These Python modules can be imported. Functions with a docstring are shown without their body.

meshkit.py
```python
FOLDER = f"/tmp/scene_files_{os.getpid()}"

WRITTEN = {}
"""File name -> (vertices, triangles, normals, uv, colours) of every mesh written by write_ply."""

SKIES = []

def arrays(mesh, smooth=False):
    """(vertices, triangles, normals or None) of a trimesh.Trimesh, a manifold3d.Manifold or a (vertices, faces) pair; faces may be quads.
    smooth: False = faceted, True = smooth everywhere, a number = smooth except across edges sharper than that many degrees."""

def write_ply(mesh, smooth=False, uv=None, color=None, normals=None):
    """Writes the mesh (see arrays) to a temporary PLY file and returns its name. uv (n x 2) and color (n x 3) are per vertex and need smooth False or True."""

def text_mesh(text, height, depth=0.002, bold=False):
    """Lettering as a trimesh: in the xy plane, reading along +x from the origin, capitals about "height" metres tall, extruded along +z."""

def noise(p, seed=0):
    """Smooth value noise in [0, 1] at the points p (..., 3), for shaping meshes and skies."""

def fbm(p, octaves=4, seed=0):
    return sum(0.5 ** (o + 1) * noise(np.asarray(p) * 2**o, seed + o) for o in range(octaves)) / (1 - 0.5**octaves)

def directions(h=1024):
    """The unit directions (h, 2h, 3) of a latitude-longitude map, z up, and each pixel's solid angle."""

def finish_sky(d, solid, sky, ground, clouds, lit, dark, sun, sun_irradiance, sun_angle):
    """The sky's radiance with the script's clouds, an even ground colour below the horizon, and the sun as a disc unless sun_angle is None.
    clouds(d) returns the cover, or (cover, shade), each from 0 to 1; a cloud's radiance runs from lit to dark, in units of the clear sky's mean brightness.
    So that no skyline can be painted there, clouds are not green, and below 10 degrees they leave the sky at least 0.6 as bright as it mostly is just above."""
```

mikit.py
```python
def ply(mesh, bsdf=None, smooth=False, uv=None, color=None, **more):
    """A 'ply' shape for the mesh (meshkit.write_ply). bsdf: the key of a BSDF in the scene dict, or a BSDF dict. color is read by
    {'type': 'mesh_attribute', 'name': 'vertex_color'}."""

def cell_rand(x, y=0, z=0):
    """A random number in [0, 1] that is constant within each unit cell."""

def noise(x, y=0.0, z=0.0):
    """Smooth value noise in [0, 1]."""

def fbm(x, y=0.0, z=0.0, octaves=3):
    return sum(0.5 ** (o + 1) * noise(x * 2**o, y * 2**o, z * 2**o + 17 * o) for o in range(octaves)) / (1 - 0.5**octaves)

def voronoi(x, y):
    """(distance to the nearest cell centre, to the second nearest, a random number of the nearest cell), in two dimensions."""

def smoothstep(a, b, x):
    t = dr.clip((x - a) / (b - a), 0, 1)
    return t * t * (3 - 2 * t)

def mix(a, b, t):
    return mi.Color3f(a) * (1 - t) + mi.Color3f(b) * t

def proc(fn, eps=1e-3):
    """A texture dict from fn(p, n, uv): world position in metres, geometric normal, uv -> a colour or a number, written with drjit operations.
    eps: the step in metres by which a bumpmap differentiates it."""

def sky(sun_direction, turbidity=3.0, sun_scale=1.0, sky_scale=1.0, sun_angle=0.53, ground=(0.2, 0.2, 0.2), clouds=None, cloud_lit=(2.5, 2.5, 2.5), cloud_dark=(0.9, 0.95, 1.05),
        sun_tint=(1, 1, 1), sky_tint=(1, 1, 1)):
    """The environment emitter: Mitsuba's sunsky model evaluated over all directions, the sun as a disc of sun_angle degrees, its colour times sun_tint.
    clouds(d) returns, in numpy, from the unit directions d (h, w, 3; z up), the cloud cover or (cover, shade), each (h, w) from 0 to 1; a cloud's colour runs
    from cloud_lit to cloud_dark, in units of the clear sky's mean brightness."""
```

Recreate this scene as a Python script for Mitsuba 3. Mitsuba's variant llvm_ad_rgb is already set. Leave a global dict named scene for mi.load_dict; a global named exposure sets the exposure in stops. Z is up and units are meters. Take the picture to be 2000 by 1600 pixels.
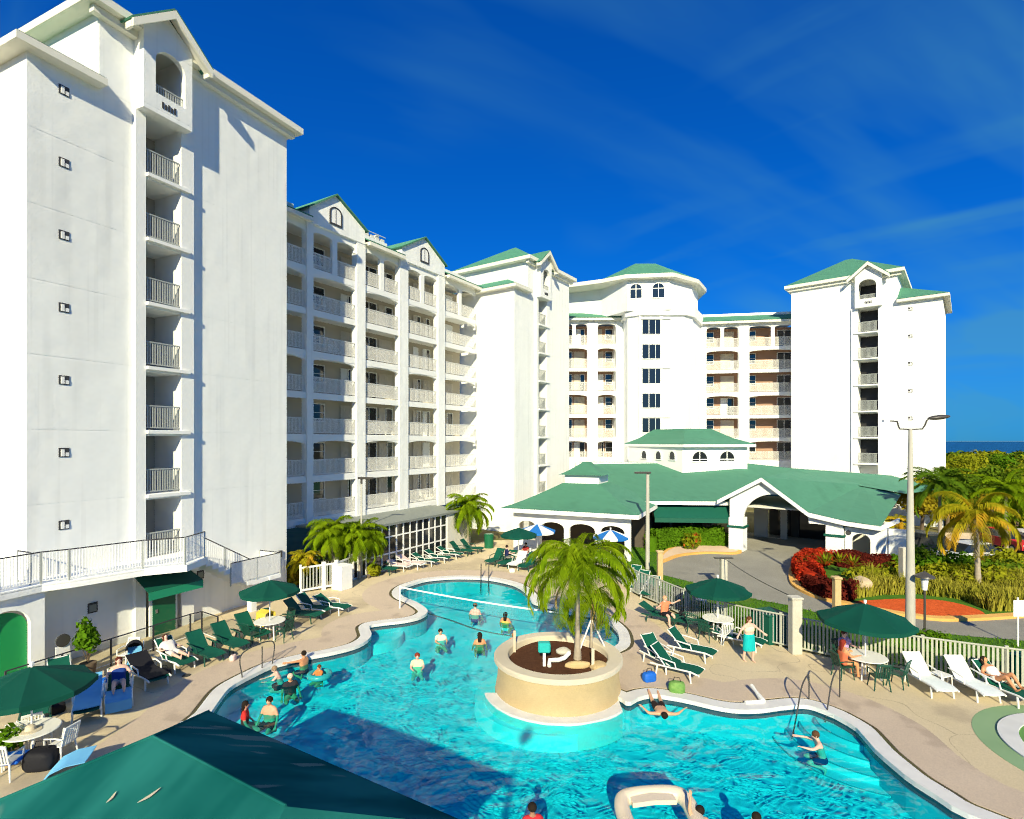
import math, random
import numpy as np, trimesh, drjit as dr, mitsuba as mi, mikit, meshkit
import manifold3d as m3
from shapely.geometry import Polygon, LineString, Point, box as sbox
from shapely.ops import unary_union
from mikit import noise, fbm, voronoi, cell_rand, smoothstep, mix, proc

T4 = mi.ScalarTransform4f
scene, labels = {}, {}

# ---------------------------------------------------------------- camera, sky, sun, exposure
CAM_Z = 8.2
scene['camera'] = {
    'type': 'perspective', 'fov': math.degrees(2 * math.atan(1000 / 1080)), 'fov_axis': 'x',
    'near_clip': 0.1, 'far_clip': 60000.0, 'principal_point_offset_y': -63 / 1600,
    'to_world': T4().look_at(origin=[0, 0, CAM_Z], target=[0, 10, CAM_Z], up=[0, 0, 1])}


def cloud_cover(d):
    """Thin cirrus in streaks, and a paler patch low in the north-east."""
    x, y, z = d[..., 0], d[..., 1], np.maximum(d[..., 2], 0.02)
    u, v = x / (z + .25), y / (z + .25)
    a, b = u * .9 + v * .42, -u * .42 + v * .9
    st = meshkit.fbm(np.stack([a * 1.3, b * 6.0, a * 0], -1), 5, 3)
    ma = meshkit.fbm(np.stack([u * 1.1 + 4, v * 1.1, u * 0 + 2], -1), 3, 9)
    c = np.clip((st - .46) * 2.6, 0, 1) * np.clip((ma - .36) * 3.0, 0, 1)
    lo = np.exp(-((z - .16) / .07) ** 2) * np.clip((meshkit.fbm(np.stack([x * 3 + 1, y * 0, z * 16], -1), 4, 21) - .40) * 3, 0, 1) * np.clip((x - .35) * 2, 0, 1)
    u2, v2 = u * .75 - v * .66, u * .66 + v * .75
    wi = np.clip((meshkit.fbm(np.stack([u2 * 1.6 + 7, v2 * 11.0, u * 0 + 5], -1), 6, 33) - .48) * 3.6, 0, 1) * np.clip((meshkit.fbm(np.stack([u * 1.7, v * 1.7 + 3, u * 0], -1), 3, 41) - .44) * 4, 0, 1)
    c = c + 1.8 * lo + .8 * wi + 1.0 * np.exp(-(z / .15) ** 2)
    return np.clip(c * .46, 0, .55), np.full_like(c, .1)


SUN = (-0.095, -1.0, 0.478)
scene['sky'] = mikit.sky(SUN, turbidity=2.6, sun_scale=1.4, sky_scale=.78, sun_tint=(.85, 1.0, 1.08), sky_tint=(.01, .50, 1.50),
                         ground=(.2, .2, .17), clouds=cloud_cover, cloud_lit=(.42, 1.75, 2.4), cloud_dark=(.2, 1.1, 1.7))
exposure = 2.05

# ---------------------------------------------------------------- helpers
rng = np.random.default_rng(7)
rnd = random.Random(11)
I4 = np.eye(4)


def tr(x=0, y=0, z=0):
    m = np.eye(4); m[:3, 3] = x, y, z
    return m


def rz(deg):
    a = math.radians(deg); m = np.eye(4)
    m[:2, :2] = [[math.cos(a), -math.sin(a)], [math.sin(a), math.cos(a)]]
    return m


def rx(deg):
    a = math.radians(deg); m = np.eye(4)
    m[1:3, 1:3] = [[math.cos(a), -math.sin(a)], [math.sin(a), math.cos(a)]]
    return m


def ry(deg):
    a = math.radians(deg); m = np.eye(4)
    m[0, 0] = m[2, 2] = math.cos(a); m[0, 2] = math.sin(a); m[2, 0] = -math.sin(a)
    return m


def sc(x, y=None, z=None):
    return np.diag([x, x if y is None else y, x if z is None else z, 1.0])


def frame(o, u, mirror=None):
    """Facade frame: local x runs along the facade as seen from outside, y goes into the building, z up."""
    u = np.array(u, float) / math.hypot(*u)
    m = np.eye(4)
    m[:2, 0] = u; m[:2, 1] = -u[1], u[0]; m[:2, 3] = o
    if mirror is not None:
        m = m @ tr(mirror) @ np.diag([-1.0, 1, 1, 1])
    return m


class MB:
    """Collects geometry for one mesh."""

    def __init__(self, M=I4):
        self.v, self.f, self.n, self.M = [], [], 0, M

    def add(self, v, f, M=None):
        v, f = np.asarray(v, float), np.asarray(f, int)
        if f.shape[1] == 4:
            f = np.vstack([f[:, [0, 1, 2]], f[:, [0, 2, 3]]])
        m = self.M if M is None else self.M @ M
        v = v @ m[:3, :3].T + m[:3, 3]
        if np.linalg.det(m[:3, :3]) < 0:
            f = f[:, ::-1]
        self.v.append(v); self.f.append(f + self.n); self.n += len(v)
        return self

    def mesh(self, t, M=None):
        return self.add(t.vertices, t.faces, M)

    def box(self, x0, x1, y0, y1, z0, z1, M=None, c=0):
        if c:
            v, f = [], []
            pts = np.array([[x, y, z] for x in (x0, x1) for y in (y0, y1) for z in (z0, z1)])
            ctr = pts.mean(0)
            P = []
            for p in pts:
                s = np.sign(ctr - p) * c
                P += [p + s * [0, 1, 1], p + s * [1, 0, 1], p + s * [1, 1, 0]]
            h = trimesh.convex.convex_hull(np.array(P))
            return self.add(h.vertices, h.faces, M)
        v = [[x, y, z] for z in (z0, z1) for x, y in ((x0, y0), (x1, y0), (x1, y1), (x0, y1))]
        f = [[3, 2, 1, 0], [4, 5, 6, 7], [0, 1, 5, 4], [1, 2, 6, 5], [2, 3, 7, 6], [3, 0, 4, 7]]
        return self.add(v, f, M)

    def quad(self, a, b, c, d, M=None):
        return self.add([a, b, c, d], [[0, 1, 2, 3]], M)

    def poly(self, pts, M=None):
        """A flat convex polygon."""
        return self.add(pts, [[0, i, i + 1] for i in range(1, len(pts) - 1)], M)

    def plate(self, pts, th, M=None):
        """A flat polygon with thickness th under it (along its normal)."""
        p = np.array(pts, float); n = len(p)
        nn = np.cross(p[1] - p[0], p[2] - p[0]); nn /= np.linalg.norm(nn)
        q = p - nn * th
        f = [[0, i, i + 1] for i in range(1, n - 1)] + [[n, n + i + 1, n + i] for i in range(1, n - 1)]
        for i in range(n):
            j = (i + 1) % n
            f += [[i, n + i, n + j], [i, n + j, j]]
        return self.add(np.vstack([p, q]), f, M)

    def ext(self, poly, z0, z1, M=None):
        """Shapely polygon (plan) extruded from z0 to z1."""
        for g in getattr(poly, 'geoms', [poly]):
            if g.is_empty or g.geom_type != 'Polygon':
                continue
            t = trimesh.creation.extrude_polygon(g, z1 - z0, engine='earcut')
            self.add(t.vertices + [0, 0, z0], t.faces, M)
        return self

    def wall(self, poly, y0, y1, M=None):
        """Shapely polygon in (x, z) extruded through y0..y1: facades with openings."""
        for g in getattr(poly, 'geoms', [poly]):
            t = trimesh.creation.extrude_polygon(g, y1 - y0, engine='earcut')
            v = t.vertices
            self.add(np.c_[v[:, 0], y1 - v[:, 2], v[:, 1]], t.faces, M)
        return self

    def sheet(self, poly, z, M=None):
        for g in getattr(poly, 'geoms', [poly]):
            if g.is_empty or g.geom_type != 'Polygon':
                continue
            v, f = trimesh.creation.triangulate_polygon(g, engine='earcut')
            v, f = np.asarray(v), np.asarray(f)
            a = v[f]
            cr = (a[:, 1, 0] - a[:, 0, 0]) * (a[:, 2, 1] - a[:, 0, 1]) - (a[:, 1, 1] - a[:, 0, 1]) * (a[:, 2, 0] - a[:, 0, 0])
            f[cr < 0] = f[cr < 0][:, ::-1]
            self.add(np.c_[v, np.full(len(v), z)], f, M)
        return self

    def tube(self, pts, r, n=6, M=None, closed=False, cap=True):
        p = np.asarray(pts, float); k = len(p)
        if closed:
            t = np.roll(p, -1, 0) - np.roll(p, 1, 0)
        else:
            t = np.gradient(p, axis=0) if k > 1 else p
        t = t / (np.linalg.norm(t, axis=1, keepdims=True) + 1e-12)
        ref = np.where(np.abs(t[:, 2:]) < .9, [0, 0, 1.0], [1.0, 0, 0])
        a = np.cross(t, ref); a /= np.linalg.norm(a, axis=1, keepdims=True) + 1e-12
        for i in range(1, k):
            b = a[i - 1] - t[i] * (a[i - 1] @ t[i]); nb = np.linalg.norm(b)
            if nb > 1e-6:
                a[i] = b / nb
        b = np.cross(t, a)
        ang = np.arange(n) * 2 * math.pi / n
        rr = np.broadcast_to(np.asarray(r, float), (k,))
        v = (p[:, None] + rr[:, None, None] * (np.cos(ang)[None, :, None] * a[:, None] + np.sin(ang)[None, :, None] * b[:, None])).reshape(-1, 3)
        f = []
        for i in range(k if closed else k - 1):
            i2 = (i + 1) % k
            for j in range(n):
                j2 = (j + 1) % n
                f.append([i * n + j, i * n + j2, i2 * n + j2, i2 * n + j])
        f = np.array(f); f = np.vstack([f[:, [0, 1, 2]], f[:, [0, 2, 3]]])
        if cap and not closed:
            c0 = [[0, j + 1, j] for j in range(1, n - 1)]
            o = (k - 1) * n
            c1 = [[o, o + j, o + j + 1] for j in range(1, n - 1)]
            f = np.vstack([f, c0, c1])
        return self.add(v, f, M)

    def lathe(self, prof, n=24, M=None, a0=0.0):
        """prof: (r, z) pairs from bottom to top."""
        p = np.array(prof, float); k = len(p)
        ang = a0 + np.arange(n) * 2 * math.pi / n
        v = np.stack([p[:, None, 0] * np.cos(ang), p[:, None, 0] * np.sin(ang), np.repeat(p[:, 1:2], n, 1)], -1).reshape(-1, 3)
        f = [[i * n + j, i * n + (j + 1) % n, (i + 1) * n + (j + 1) % n, (i + 1) * n + j] for i in range(k - 1) for j in range(n)]
        return self.add(v, f, M)

    def cyl(self, r, z0, z1, n=16, M=None, r1=None):
        r1 = r if r1 is None else r1
        return self.lathe([(1e-4, z0), (r, z0), (r1, z1), (1e-4, z1)], n, M)

    def done(self):
        if not self.v:
            return np.zeros((0, 3)), np.zeros((0, 3), int)
        return np.vstack(self.v), np.vstack(self.f)

    def ply(self, mat, smooth=False):
        return mikit.ply(self.done(), mat, smooth)


COUNT = {}


def unique(base):
    n = COUNT.get(base, -1) + 1
    COUNT[base] = n
    return base if n == 0 else f'{base}_{n:03d}'


def thing(name, label=None, cat=None, group=None, kind=None):
    key = unique(name)
    d = {}
    if label: d['label'] = label
    if cat: d['category'] = cat
    if group: d['group'] = group
    if kind: d['kind'] = kind
    labels[key] = d
    return key


def part(parent, name, mb, mat, smooth=False, label=None, kind=None):
    if not mb.v:
        return None
    key = unique(parent + '__' + name)
    scene[key] = mb.ply(mat, smooth)
    if label or kind:
        labels[key] = {k: v for k, v in (('label', label), ('kind', kind)) if v}
    return key


def solo(name, mb, mat, label=None, cat=None, group=None, kind=None, smooth=False):
    key = thing(name, label, cat, group, kind)
    scene[key] = mb.ply(mat, smooth)
    return key


def struct(name, mb, mat, label=None, smooth=False):
    return solo(name, mb, mat, label, None, None, 'structure', smooth)


class Proto:
    """Parts of a repeated thing, built once in local coordinates: (sub name, ply dict)."""

    def __init__(self):
        self.parts, self.cnt = [], {}

    def part(self, name, mb, mat, smooth=False, parent=None):
        base = (parent + '__' if parent else '') + name
        n = self.cnt.get(base, -1) + 1
        self.cnt[base] = n
        key = base if n == 0 else f'{base}_{n:03d}'
        self.parts.append((key, mb.ply(mat, smooth)))
        return key

    def place(self, name, label, cat, M, group=None, mats=None, skip=()):
        key = thing(name, label, cat, group)
        for sub, d in self.parts:
            if sub.split('__')[0] in skip:
                continue
            d2 = {**d, 'to_world': T4(M)}
            if mats and sub in mats:
                d2['bsdf'] = {'type': 'ref', 'id': mats[sub]}
            scene[key + '__' + sub] = d2
        return key


def gp(px, py, z=0.0):
    """Where the line of sight through a photo position meets the level z: used to survey the site plan."""
    s = (py - 863.0) / (CAM_Z - z)
    return np.array([(px - 1000.0) / s, 1080.0 / s])


def spline(pts, step=.25, closed=False):
    """Catmull-Rom through plan points."""
    P = np.array(pts, float)
    if closed:
        Q = np.vstack([P[-1:], P, P[:2]])
    else:
        Q = np.vstack([2 * P[:1] - P[1:2], P, 2 * P[-1:] - P[-2:-1]])
    out = []
    for i in range(1, len(Q) - 2):
        p0, p1, p2, p3 = Q[i - 1:i + 3]
        n = max(2, int(np.linalg.norm(p2 - p1) / step))
        for t in np.arange(n) / n:
            out.append(.5 * ((2 * p1) + (-p0 + p2) * t + (2 * p0 - 5 * p1 + 4 * p2 - p3) * t * t + (-p0 + 3 * p1 - 3 * p2 + p3) * t ** 3))
    if not closed:
        out.append(P[-1])
    return np.array(out)

# ---------------------------------------------------------------- materials
def pr(key, col, rough=.6, spec=.4, bump=None, bscale=1.0, two=True, eps=2e-3, **kw):
    d = {'type': 'principled', 'base_color': col if isinstance(col, dict) else {'type': 'rgb', 'value': list(col)}, 'roughness': rough, 'specular': spec, **kw}
    if bump is not None:
        d = {'type': 'bumpmap', 'arbitrary': proc(bump, eps), 'scale': bscale, 'bsdf': d}
    if two:
        d = {'type': 'twosided', 'bsdf': d}
    scene[key] = d


def stucco_col(p, n, uv):
    s = fbm(p.x * .35, p.y * .35, p.z * .12, 3)
    f = fbm(p.x * 6, p.y * 6, p.z * 6, 2)
    drip = noise(p.x * 2.2 + p.y * 2.2, 3.0, p.z * .18)
    k = .985 - .06 * smoothstep(.42, .78, s) - .05 * (f - .5) - .06 * smoothstep(.58, .92, drip) - .05 * smoothstep(.6, .95, noise(p.x * 7. + p.y * 7., 5., p.z * .22))
    return mi.Color3f(.81, .82, .80) * k


def stucco_bump(p, n, uv):
    q = (p.z - 3.22) / 2.7
    g = dr.abs(q - dr.floor(q + .5)) * 2.7
    return .006 * noise(p.x * 22, p.y * 22, p.z * 22) + .02 * noise(p.x * 2.4, p.y * 2.4, p.z * 1.6) + .012 * smoothstep(0., .04, g)


pr('m_stucco', proc(stucco_col), .85, .25, stucco_bump)
pr('m_trim', (.80, .80, .77), .6, .3)
pr('m_cream', (.74, .72, .62), .6, .3)


def tan_wall(p, n, uv):
    return mix((.50, .45, .36), (.60, .55, .45), fbm(p.x * .9, p.y * .9, p.z * .9, 3))


pr('m_tanwall', proc(tan_wall), .85, .2)
mix_tan = (.46, .41, .32)
pr('m_palewall', (.62, .60, .54), .8, .2)
pr('m_gallery', mix_tan, .85, .2)
pr('m_slot_shade', (.34, .33, .30), .85, .2)  # grey that paints the shade of the recessed balcony slots
pr('m_curtain', (.55, .50, .42), .9, .1)
pr('m_brownwall', (.36, .22, .15), .85, .2)
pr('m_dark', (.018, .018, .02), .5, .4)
pr('m_pane', (.012, .016, .02), .07, .75)
pr('m_frame_dark', (.05, .05, .05), .5, .4)
pr('m_rail', (.78, .78, .76), .5, .4)
pr('m_balrail', (.68, .67, .63), .6, .3)
pr('m_interior_shade', (.09, .075, .06), .8, .2)  # dark tone stands in for shade inside the pavilion and porch
pr('m_railgrey', (.36, .38, .36), .5, .4)


def roof_col(p, n, uv):
    c = mix((.062, .200, .128), (.074, .225, .148), fbm(p.x * .5, p.y * .5, p.z * .5, 4))
    tab = cell_rand(dr.floor((p.x + p.y * .37) * 3.2), dr.floor(p.z * 9.0), 5)
    c = c * (.96 + .08 * tab)
    return c * (1. - .10 * smoothstep(.6, .9, fbm(p.x * .9 + 7, p.y * .9, 3., 3)))


def roof_bump(p, n, uv):
    q = p.z * 9.0
    return .012 * (q - dr.floor(q)) + .006 * noise(p.x * 7, p.y * 7, p.z * 7)


pr('m_roof', proc(roof_col), .75, .3, roof_bump)
pr('m_roofgrey', (.20, .22, .20), .6, .3)


def vinyl_col(p, n, uv):
    c = mix((.005, .085, .078), (.020, .165, .145), smoothstep(.25, .75, fbm(p.x * 1.1 - p.y * .6, p.y * .35 + p.x * .2, p.z * .5, 4)))
    st = smoothstep(.70, .80, noise(p.x * 4.2 - p.y * 1.4, p.y * .9 + p.x * .5, 2.)) * smoothstep(.62, .72, noise(p.x * .9 + 3, p.y * .9, 9.))
    return mix(c, mi.Color3f(.20, .26, .22), .55 * st)


pr('m_vinyl', proc(vinyl_col), .75, .0, lambda p, n, uv: .01 * noise(p.x * 1.5, p.y * 1.5, 2.) + .002 * noise(p.x * 14, p.y * 14, 2.))
pr('m_awning', (.004, .085, .055), .6, .3)
pr('m_awning_light', (.015, .25, .13), .6, .3)
pr('m_greendoor', (.006, .12, .055), .35, .5)
pr('m_brightgreen', (.01, .26, .07), .5, .4)
pr('m_float', (.72, .60, .45), .35, .4)
pr('m_ring', (.02, .34, .36), .35, .4)

# ---------------------------------------------------------------- the hotel: towers and balcony wings
FL = [3.3 + 2.7 * k for k in range(8)]


def arch(x0, x1, z0, zs, rise, n=14):
    """Opening outline: rectangle from z0 to zs with a segmental or round head."""
    xm, hw = (x0 + x1) / 2, (x1 - x0) / 2
    a = np.linspace(0, math.pi, n)
    return Polygon([(x0, z0), (x1, z0)] + [(xm + hw * math.cos(t), zs + rise * math.sin(t)) for t in a])


def railing(mb, x0, x1, y, z, h=1.05, gap=.10, bw=.024, M=None, rail=.03):
    mb.box(x0, x1, y - rail, y + rail, z + h - .05, z + h, M)
    mb.box(x0, x1, y - rail * .7, y + rail * .7, z + .08, z + .12, M)
    n = max(2, int((x1 - x0) / gap))
    for i in range(1, n):
        x = x0 + (x1 - x0) * i / n
        mb.box(x - bw, x + bw, y - .008, y + .008, z + .12, z + h - .05, M)


def hip_roof(M, x0, x1, y0, y1, ze, slope, fas=.32):
    """Green hip roof as plates; fascia and soffit apart."""
    w, d = x1 - x0, y1 - y0
    h = min(w, d) / 2
    zt = ze + slope * h
    if w >= d:
        a, b = (x0 + h, y0 + h, zt), (x1 - h, y0 + h, zt)
    else:
        a, b = (x0 + h, y0 + h, zt), (x0 + h, y1 - h, zt)
    c = [(x0, y0, ze), (x1, y0, ze), (x1, y1, ze), (x0, y1, ze)]
    r = MB(M)
    if w >= d:
        r.poly([c[0], c[1], b, a]); r.poly([c[1], c[2], b]); r.poly([c[2], c[3], a, b]); r.poly([c[3], c[0], a])
    else:
        r.poly([c[0], c[1], a]); r.poly([c[1], c[2], b, a]); r.poly([c[2], c[3], b]); r.poly([c[3], c[0], a, b])
    f = MB(M)
    f.box(x0 - .03, x1 + .03, y0 - .03, y1 + .03, ze - fas, ze - .004)
    return r, f


def vent(t, M, x, z, y=0):
    m = MB(M); s = .17
    m.box(x - s, x + s, y - .025, y, z - s, z + s)
    k = part(t, 'vent', m, 'm_frame_dark')
    m = MB(M)
    m.box(x - .11, x + .0, y - .05, y - .026, z - .14, z + .12)
    m.box(x + .04, x + .15, y - .04, y - .026, z - .14, z + .0)
    part(k, 'louvre', m, 'm_rail')


def tower(name, label, M, L, D, xl, s0, s1, vx, kmin=0, vents=True, z0=-.3):
    """xl: end of the low roof; s0..s1 the balcony slot; vx the vents."""
    t = thing(name, label, 'tower', 'stair towers of the hotel')
    labels[t].pop('group')
    w = MB(M)
    w.box(0, xl, 0, D, z0, 22.15); w.box(xl, s0, 0, D, z0, 25.1)
    w.box(s1, L, 0, D, z0, 25.1); w.box(s0, s1, 1.7, D, z0, 25.1)
    part(t, 'wall', w, 'm_stucco')
    for a, b in ((s0 - .42, s0 - .003), (s1 + .003, s1 + .6)):
        p = MB(M); p.box(a, b, -.2, -.003, z0, 22.0); part(t, 'pilaster', p, 'm_trim')
    for k in range(kmin, 8):
        z = FL[k]
        if k < 7:
            m = MB(M); m.box(s0 + .004, s1 - .004, -.16, 1.69, z - .24, z)
            m.box(s0 + .004, s1 + .35, -.34, -.162, z - .16, z - .02)
            key = part(t, 'balcony', m, 'm_trim')
        else:
            key = part(t, 'loft_floor', MB(M).box(s0 + .004, s1 - .004, -.05, 1.69, z - .2, z), 'm_trim')
        m = MB(M); railing(m, s0 + .02, s1 - .02, -.1 if k < 7 else -.48, z, 1.05)
        part(key, 'railing', m, 'm_railgrey')
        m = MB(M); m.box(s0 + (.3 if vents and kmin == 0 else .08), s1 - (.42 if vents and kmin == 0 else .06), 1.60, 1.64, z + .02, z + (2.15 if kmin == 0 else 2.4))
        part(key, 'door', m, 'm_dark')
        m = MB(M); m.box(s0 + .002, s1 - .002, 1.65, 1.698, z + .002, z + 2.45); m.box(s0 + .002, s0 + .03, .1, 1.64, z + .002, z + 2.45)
        part(key, 'back_wall', m, 'm_slot_shade')  # lining panel, darkened in place of slot shade
    # dormer with an arched opening over the slot
    a, b, yo = s0 - .37, s1 + .2, -.65
    xm = (a + b) / 2
    apex = 26.35
    sl = .77
    zw = apex - .15 - (xm - a) * sl
    pol = Polygon([(a, 21.95), (b, 21.95), (b, zw), (xm, apex - .15), (a, zw)]).difference(arch(s0 + .12, s1 - .12, 22.8, 24.2, .55))
    m = MB(M); m.wall(pol, yo, yo + .25)
    m.box(a, a + .25, yo + .25, -.002, 21.95, zw); m.box(b - .25, b, yo + .25, -.002, 21.95, zw)
    m.box(a + .25, b - .25, yo + .25, -.002, 21.95, 22.1)
    d = part(t, 'dormer', m, 'm_stucco')
    r, f = MB(M), MB(M)
    ov, yf, yb = .68, yo - .45, 4.5
    zl = zw - ov * sl
    for sgn in (-1, 1):
        xe = xm + sgn * (xm - a + ov)
        q = [(xe, yf, zl + .12), (xm, yf, apex + .12), (xm, yb, apex + .12), (xe, yb, zl + .12)]
        if sgn > 0: q = q[::-1]
        r.plate(q[::-1], .06)
        f.plate([(xe, yf - .02, zl - .22), (xe, yf - .02, zl + .10), (xm, yf - .02, apex + .10), (xm, yf - .02, apex - .25)][::sgn], .12)
        f.box(min(xe, xe - sgn * .1), max(xe, xe - sgn * .1), yf + .12, -.6, zl - .2, zl + .05)
        f.plate([(xe - sgn * .1, yf + .1, zl - .02), (xm, yf + .1, apex - .06), (xm, yo, apex - .06), (xe - sgn * .1, yo, zl - .02)][::sgn], .05)
    part(d, 'roof', r, 'm_roof'); part(d, 'fascia', f, 'm_cream')
    m = MB(M)
    for i in range(5):
        m.box(xm - .3 + i * .13, xm - .22 + i * .13, yo - .03, yo - .001, 22.28, 22.28 + (.2 if i % 2 else .26))
    part(d, 'letters', m, 'm_frame_dark')
    # low hip roof on the outer end
    r, f = MB(M), MB(M)
    e, ze, zs = .5, 22.35, .5
    zt = ze + zs * (xl + e)
    r.poly([(-e, -e, ze), (xl + .02, -e, ze), (xl + .02, xl, zt)]); r.poly([(-e, D, ze), (-e, -e, ze), (xl + .02, xl, zt), (xl + .02, D, zt)])
    r.poly([(-e, -e, ze - .03), (-e, D, ze - .03), (xl, D, ze - .03), (xl, -e, ze - .03)])
    f.box(-e - .03, xl + .02, -e - .03, -.003, ze - .3, ze - .035); f.box(-e - .03, -.003, -.003, D, ze - .3, ze - .035)
    part(t, 'low_roof', r, 'm_roof'); part(t, 'low_fascia', f, 'm_cream')
    r, f = hip_roof(M, xl - .6, L + .55, -.6, D + .6, 25.42, .62)
    part(t, 'roof', r, 'm_roof'); part(t, 'fascia', f, 'm_cream')
    for xa_, xb_ in ((xl - .35, s0 - .38), (s1 + .21, L + .3)):
        part(t, 'cornice', MB(M).box(xa_, xb_, -.3, -.003, 24.82, 25.09), 'm_cream')
    if vents:
        for k in range(7):
            vent(t, M, vx, 5.1 + 2.7 * k)
    return t


LT = frame((-17.2, 19.6), (.42, .906))
tower('hotel_tower', 'nearest white stucco tower with a tall balcony slot, filling the left edge', LT, 11.66, 9, 2.34, 4.02, 5.55, 1.14)
CT = frame((.2, 49.7), (.56, .83))
tower('hotel_tower', 'middle white tower with a bright blank end wall, between two balcony wings', CT, 10.4, 8.5, 2.3, 3.9, 5.4, 1.1, vents=False)
RT = frame((31.0, 61.4), (.772, -.636), mirror=13.3)
tower('hotel_tower', 'right-hand white tower standing alone against the sea with a central balcony slot', RT, 13.3, 9, 3.6, 5.2, 6.95, 2.55, 1)


def curtain(mb, x0, x1, y, z0, z1, M=None):
    n = max(4, int((x1 - x0) / .09))
    xs = np.linspace(x0, x1, n + 1)
    ys = y + .035 * (np.arange(n + 1) % 2)
    v = [[x, yy, z] for z in (z0, z1) for x, yy in zip(xs, ys)]
    f = [[i, i + 1, n + 2 + i, n + 1 + i] for i in range(n)]
    return mb.add(v, f, M)


def window(t, M, x0, x1, z0, z1, y, name='window', mull=1, bars=1, fm='m_trim'):
    f = MB(M); w = .06
    f.box(x0 - w, x0, y - .06, y + .02, z0, z1); f.box(x1, x1 + w, y - .06, y + .02, z0, z1)
    f.box(x0 - w, x1 + w, y - .065, y + .02, z1, z1 + w); f.box(x0 - w - .04, x1 + w + .04, y - .1, y + .02, z0 - w, z0)
    for i in range(1, mull + 1):
        x = x0 + (x1 - x0) * i / (mull + 1); f.box(x - .03, x + .03, y - .05, y - .015, z0, z1)
    for i in range(1, bars + 1):
        z = z0 + (z1 - z0) * i / (bars + 1); f.box(x0, x1, y - .05, y - .015, z - .02, z + .02)
    k = part(t, name, f, fm)
    part(k, 'pane', MB(M).box(x0, x1, y - .012, y, z0, z1), 'm_pane')
    return k


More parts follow.
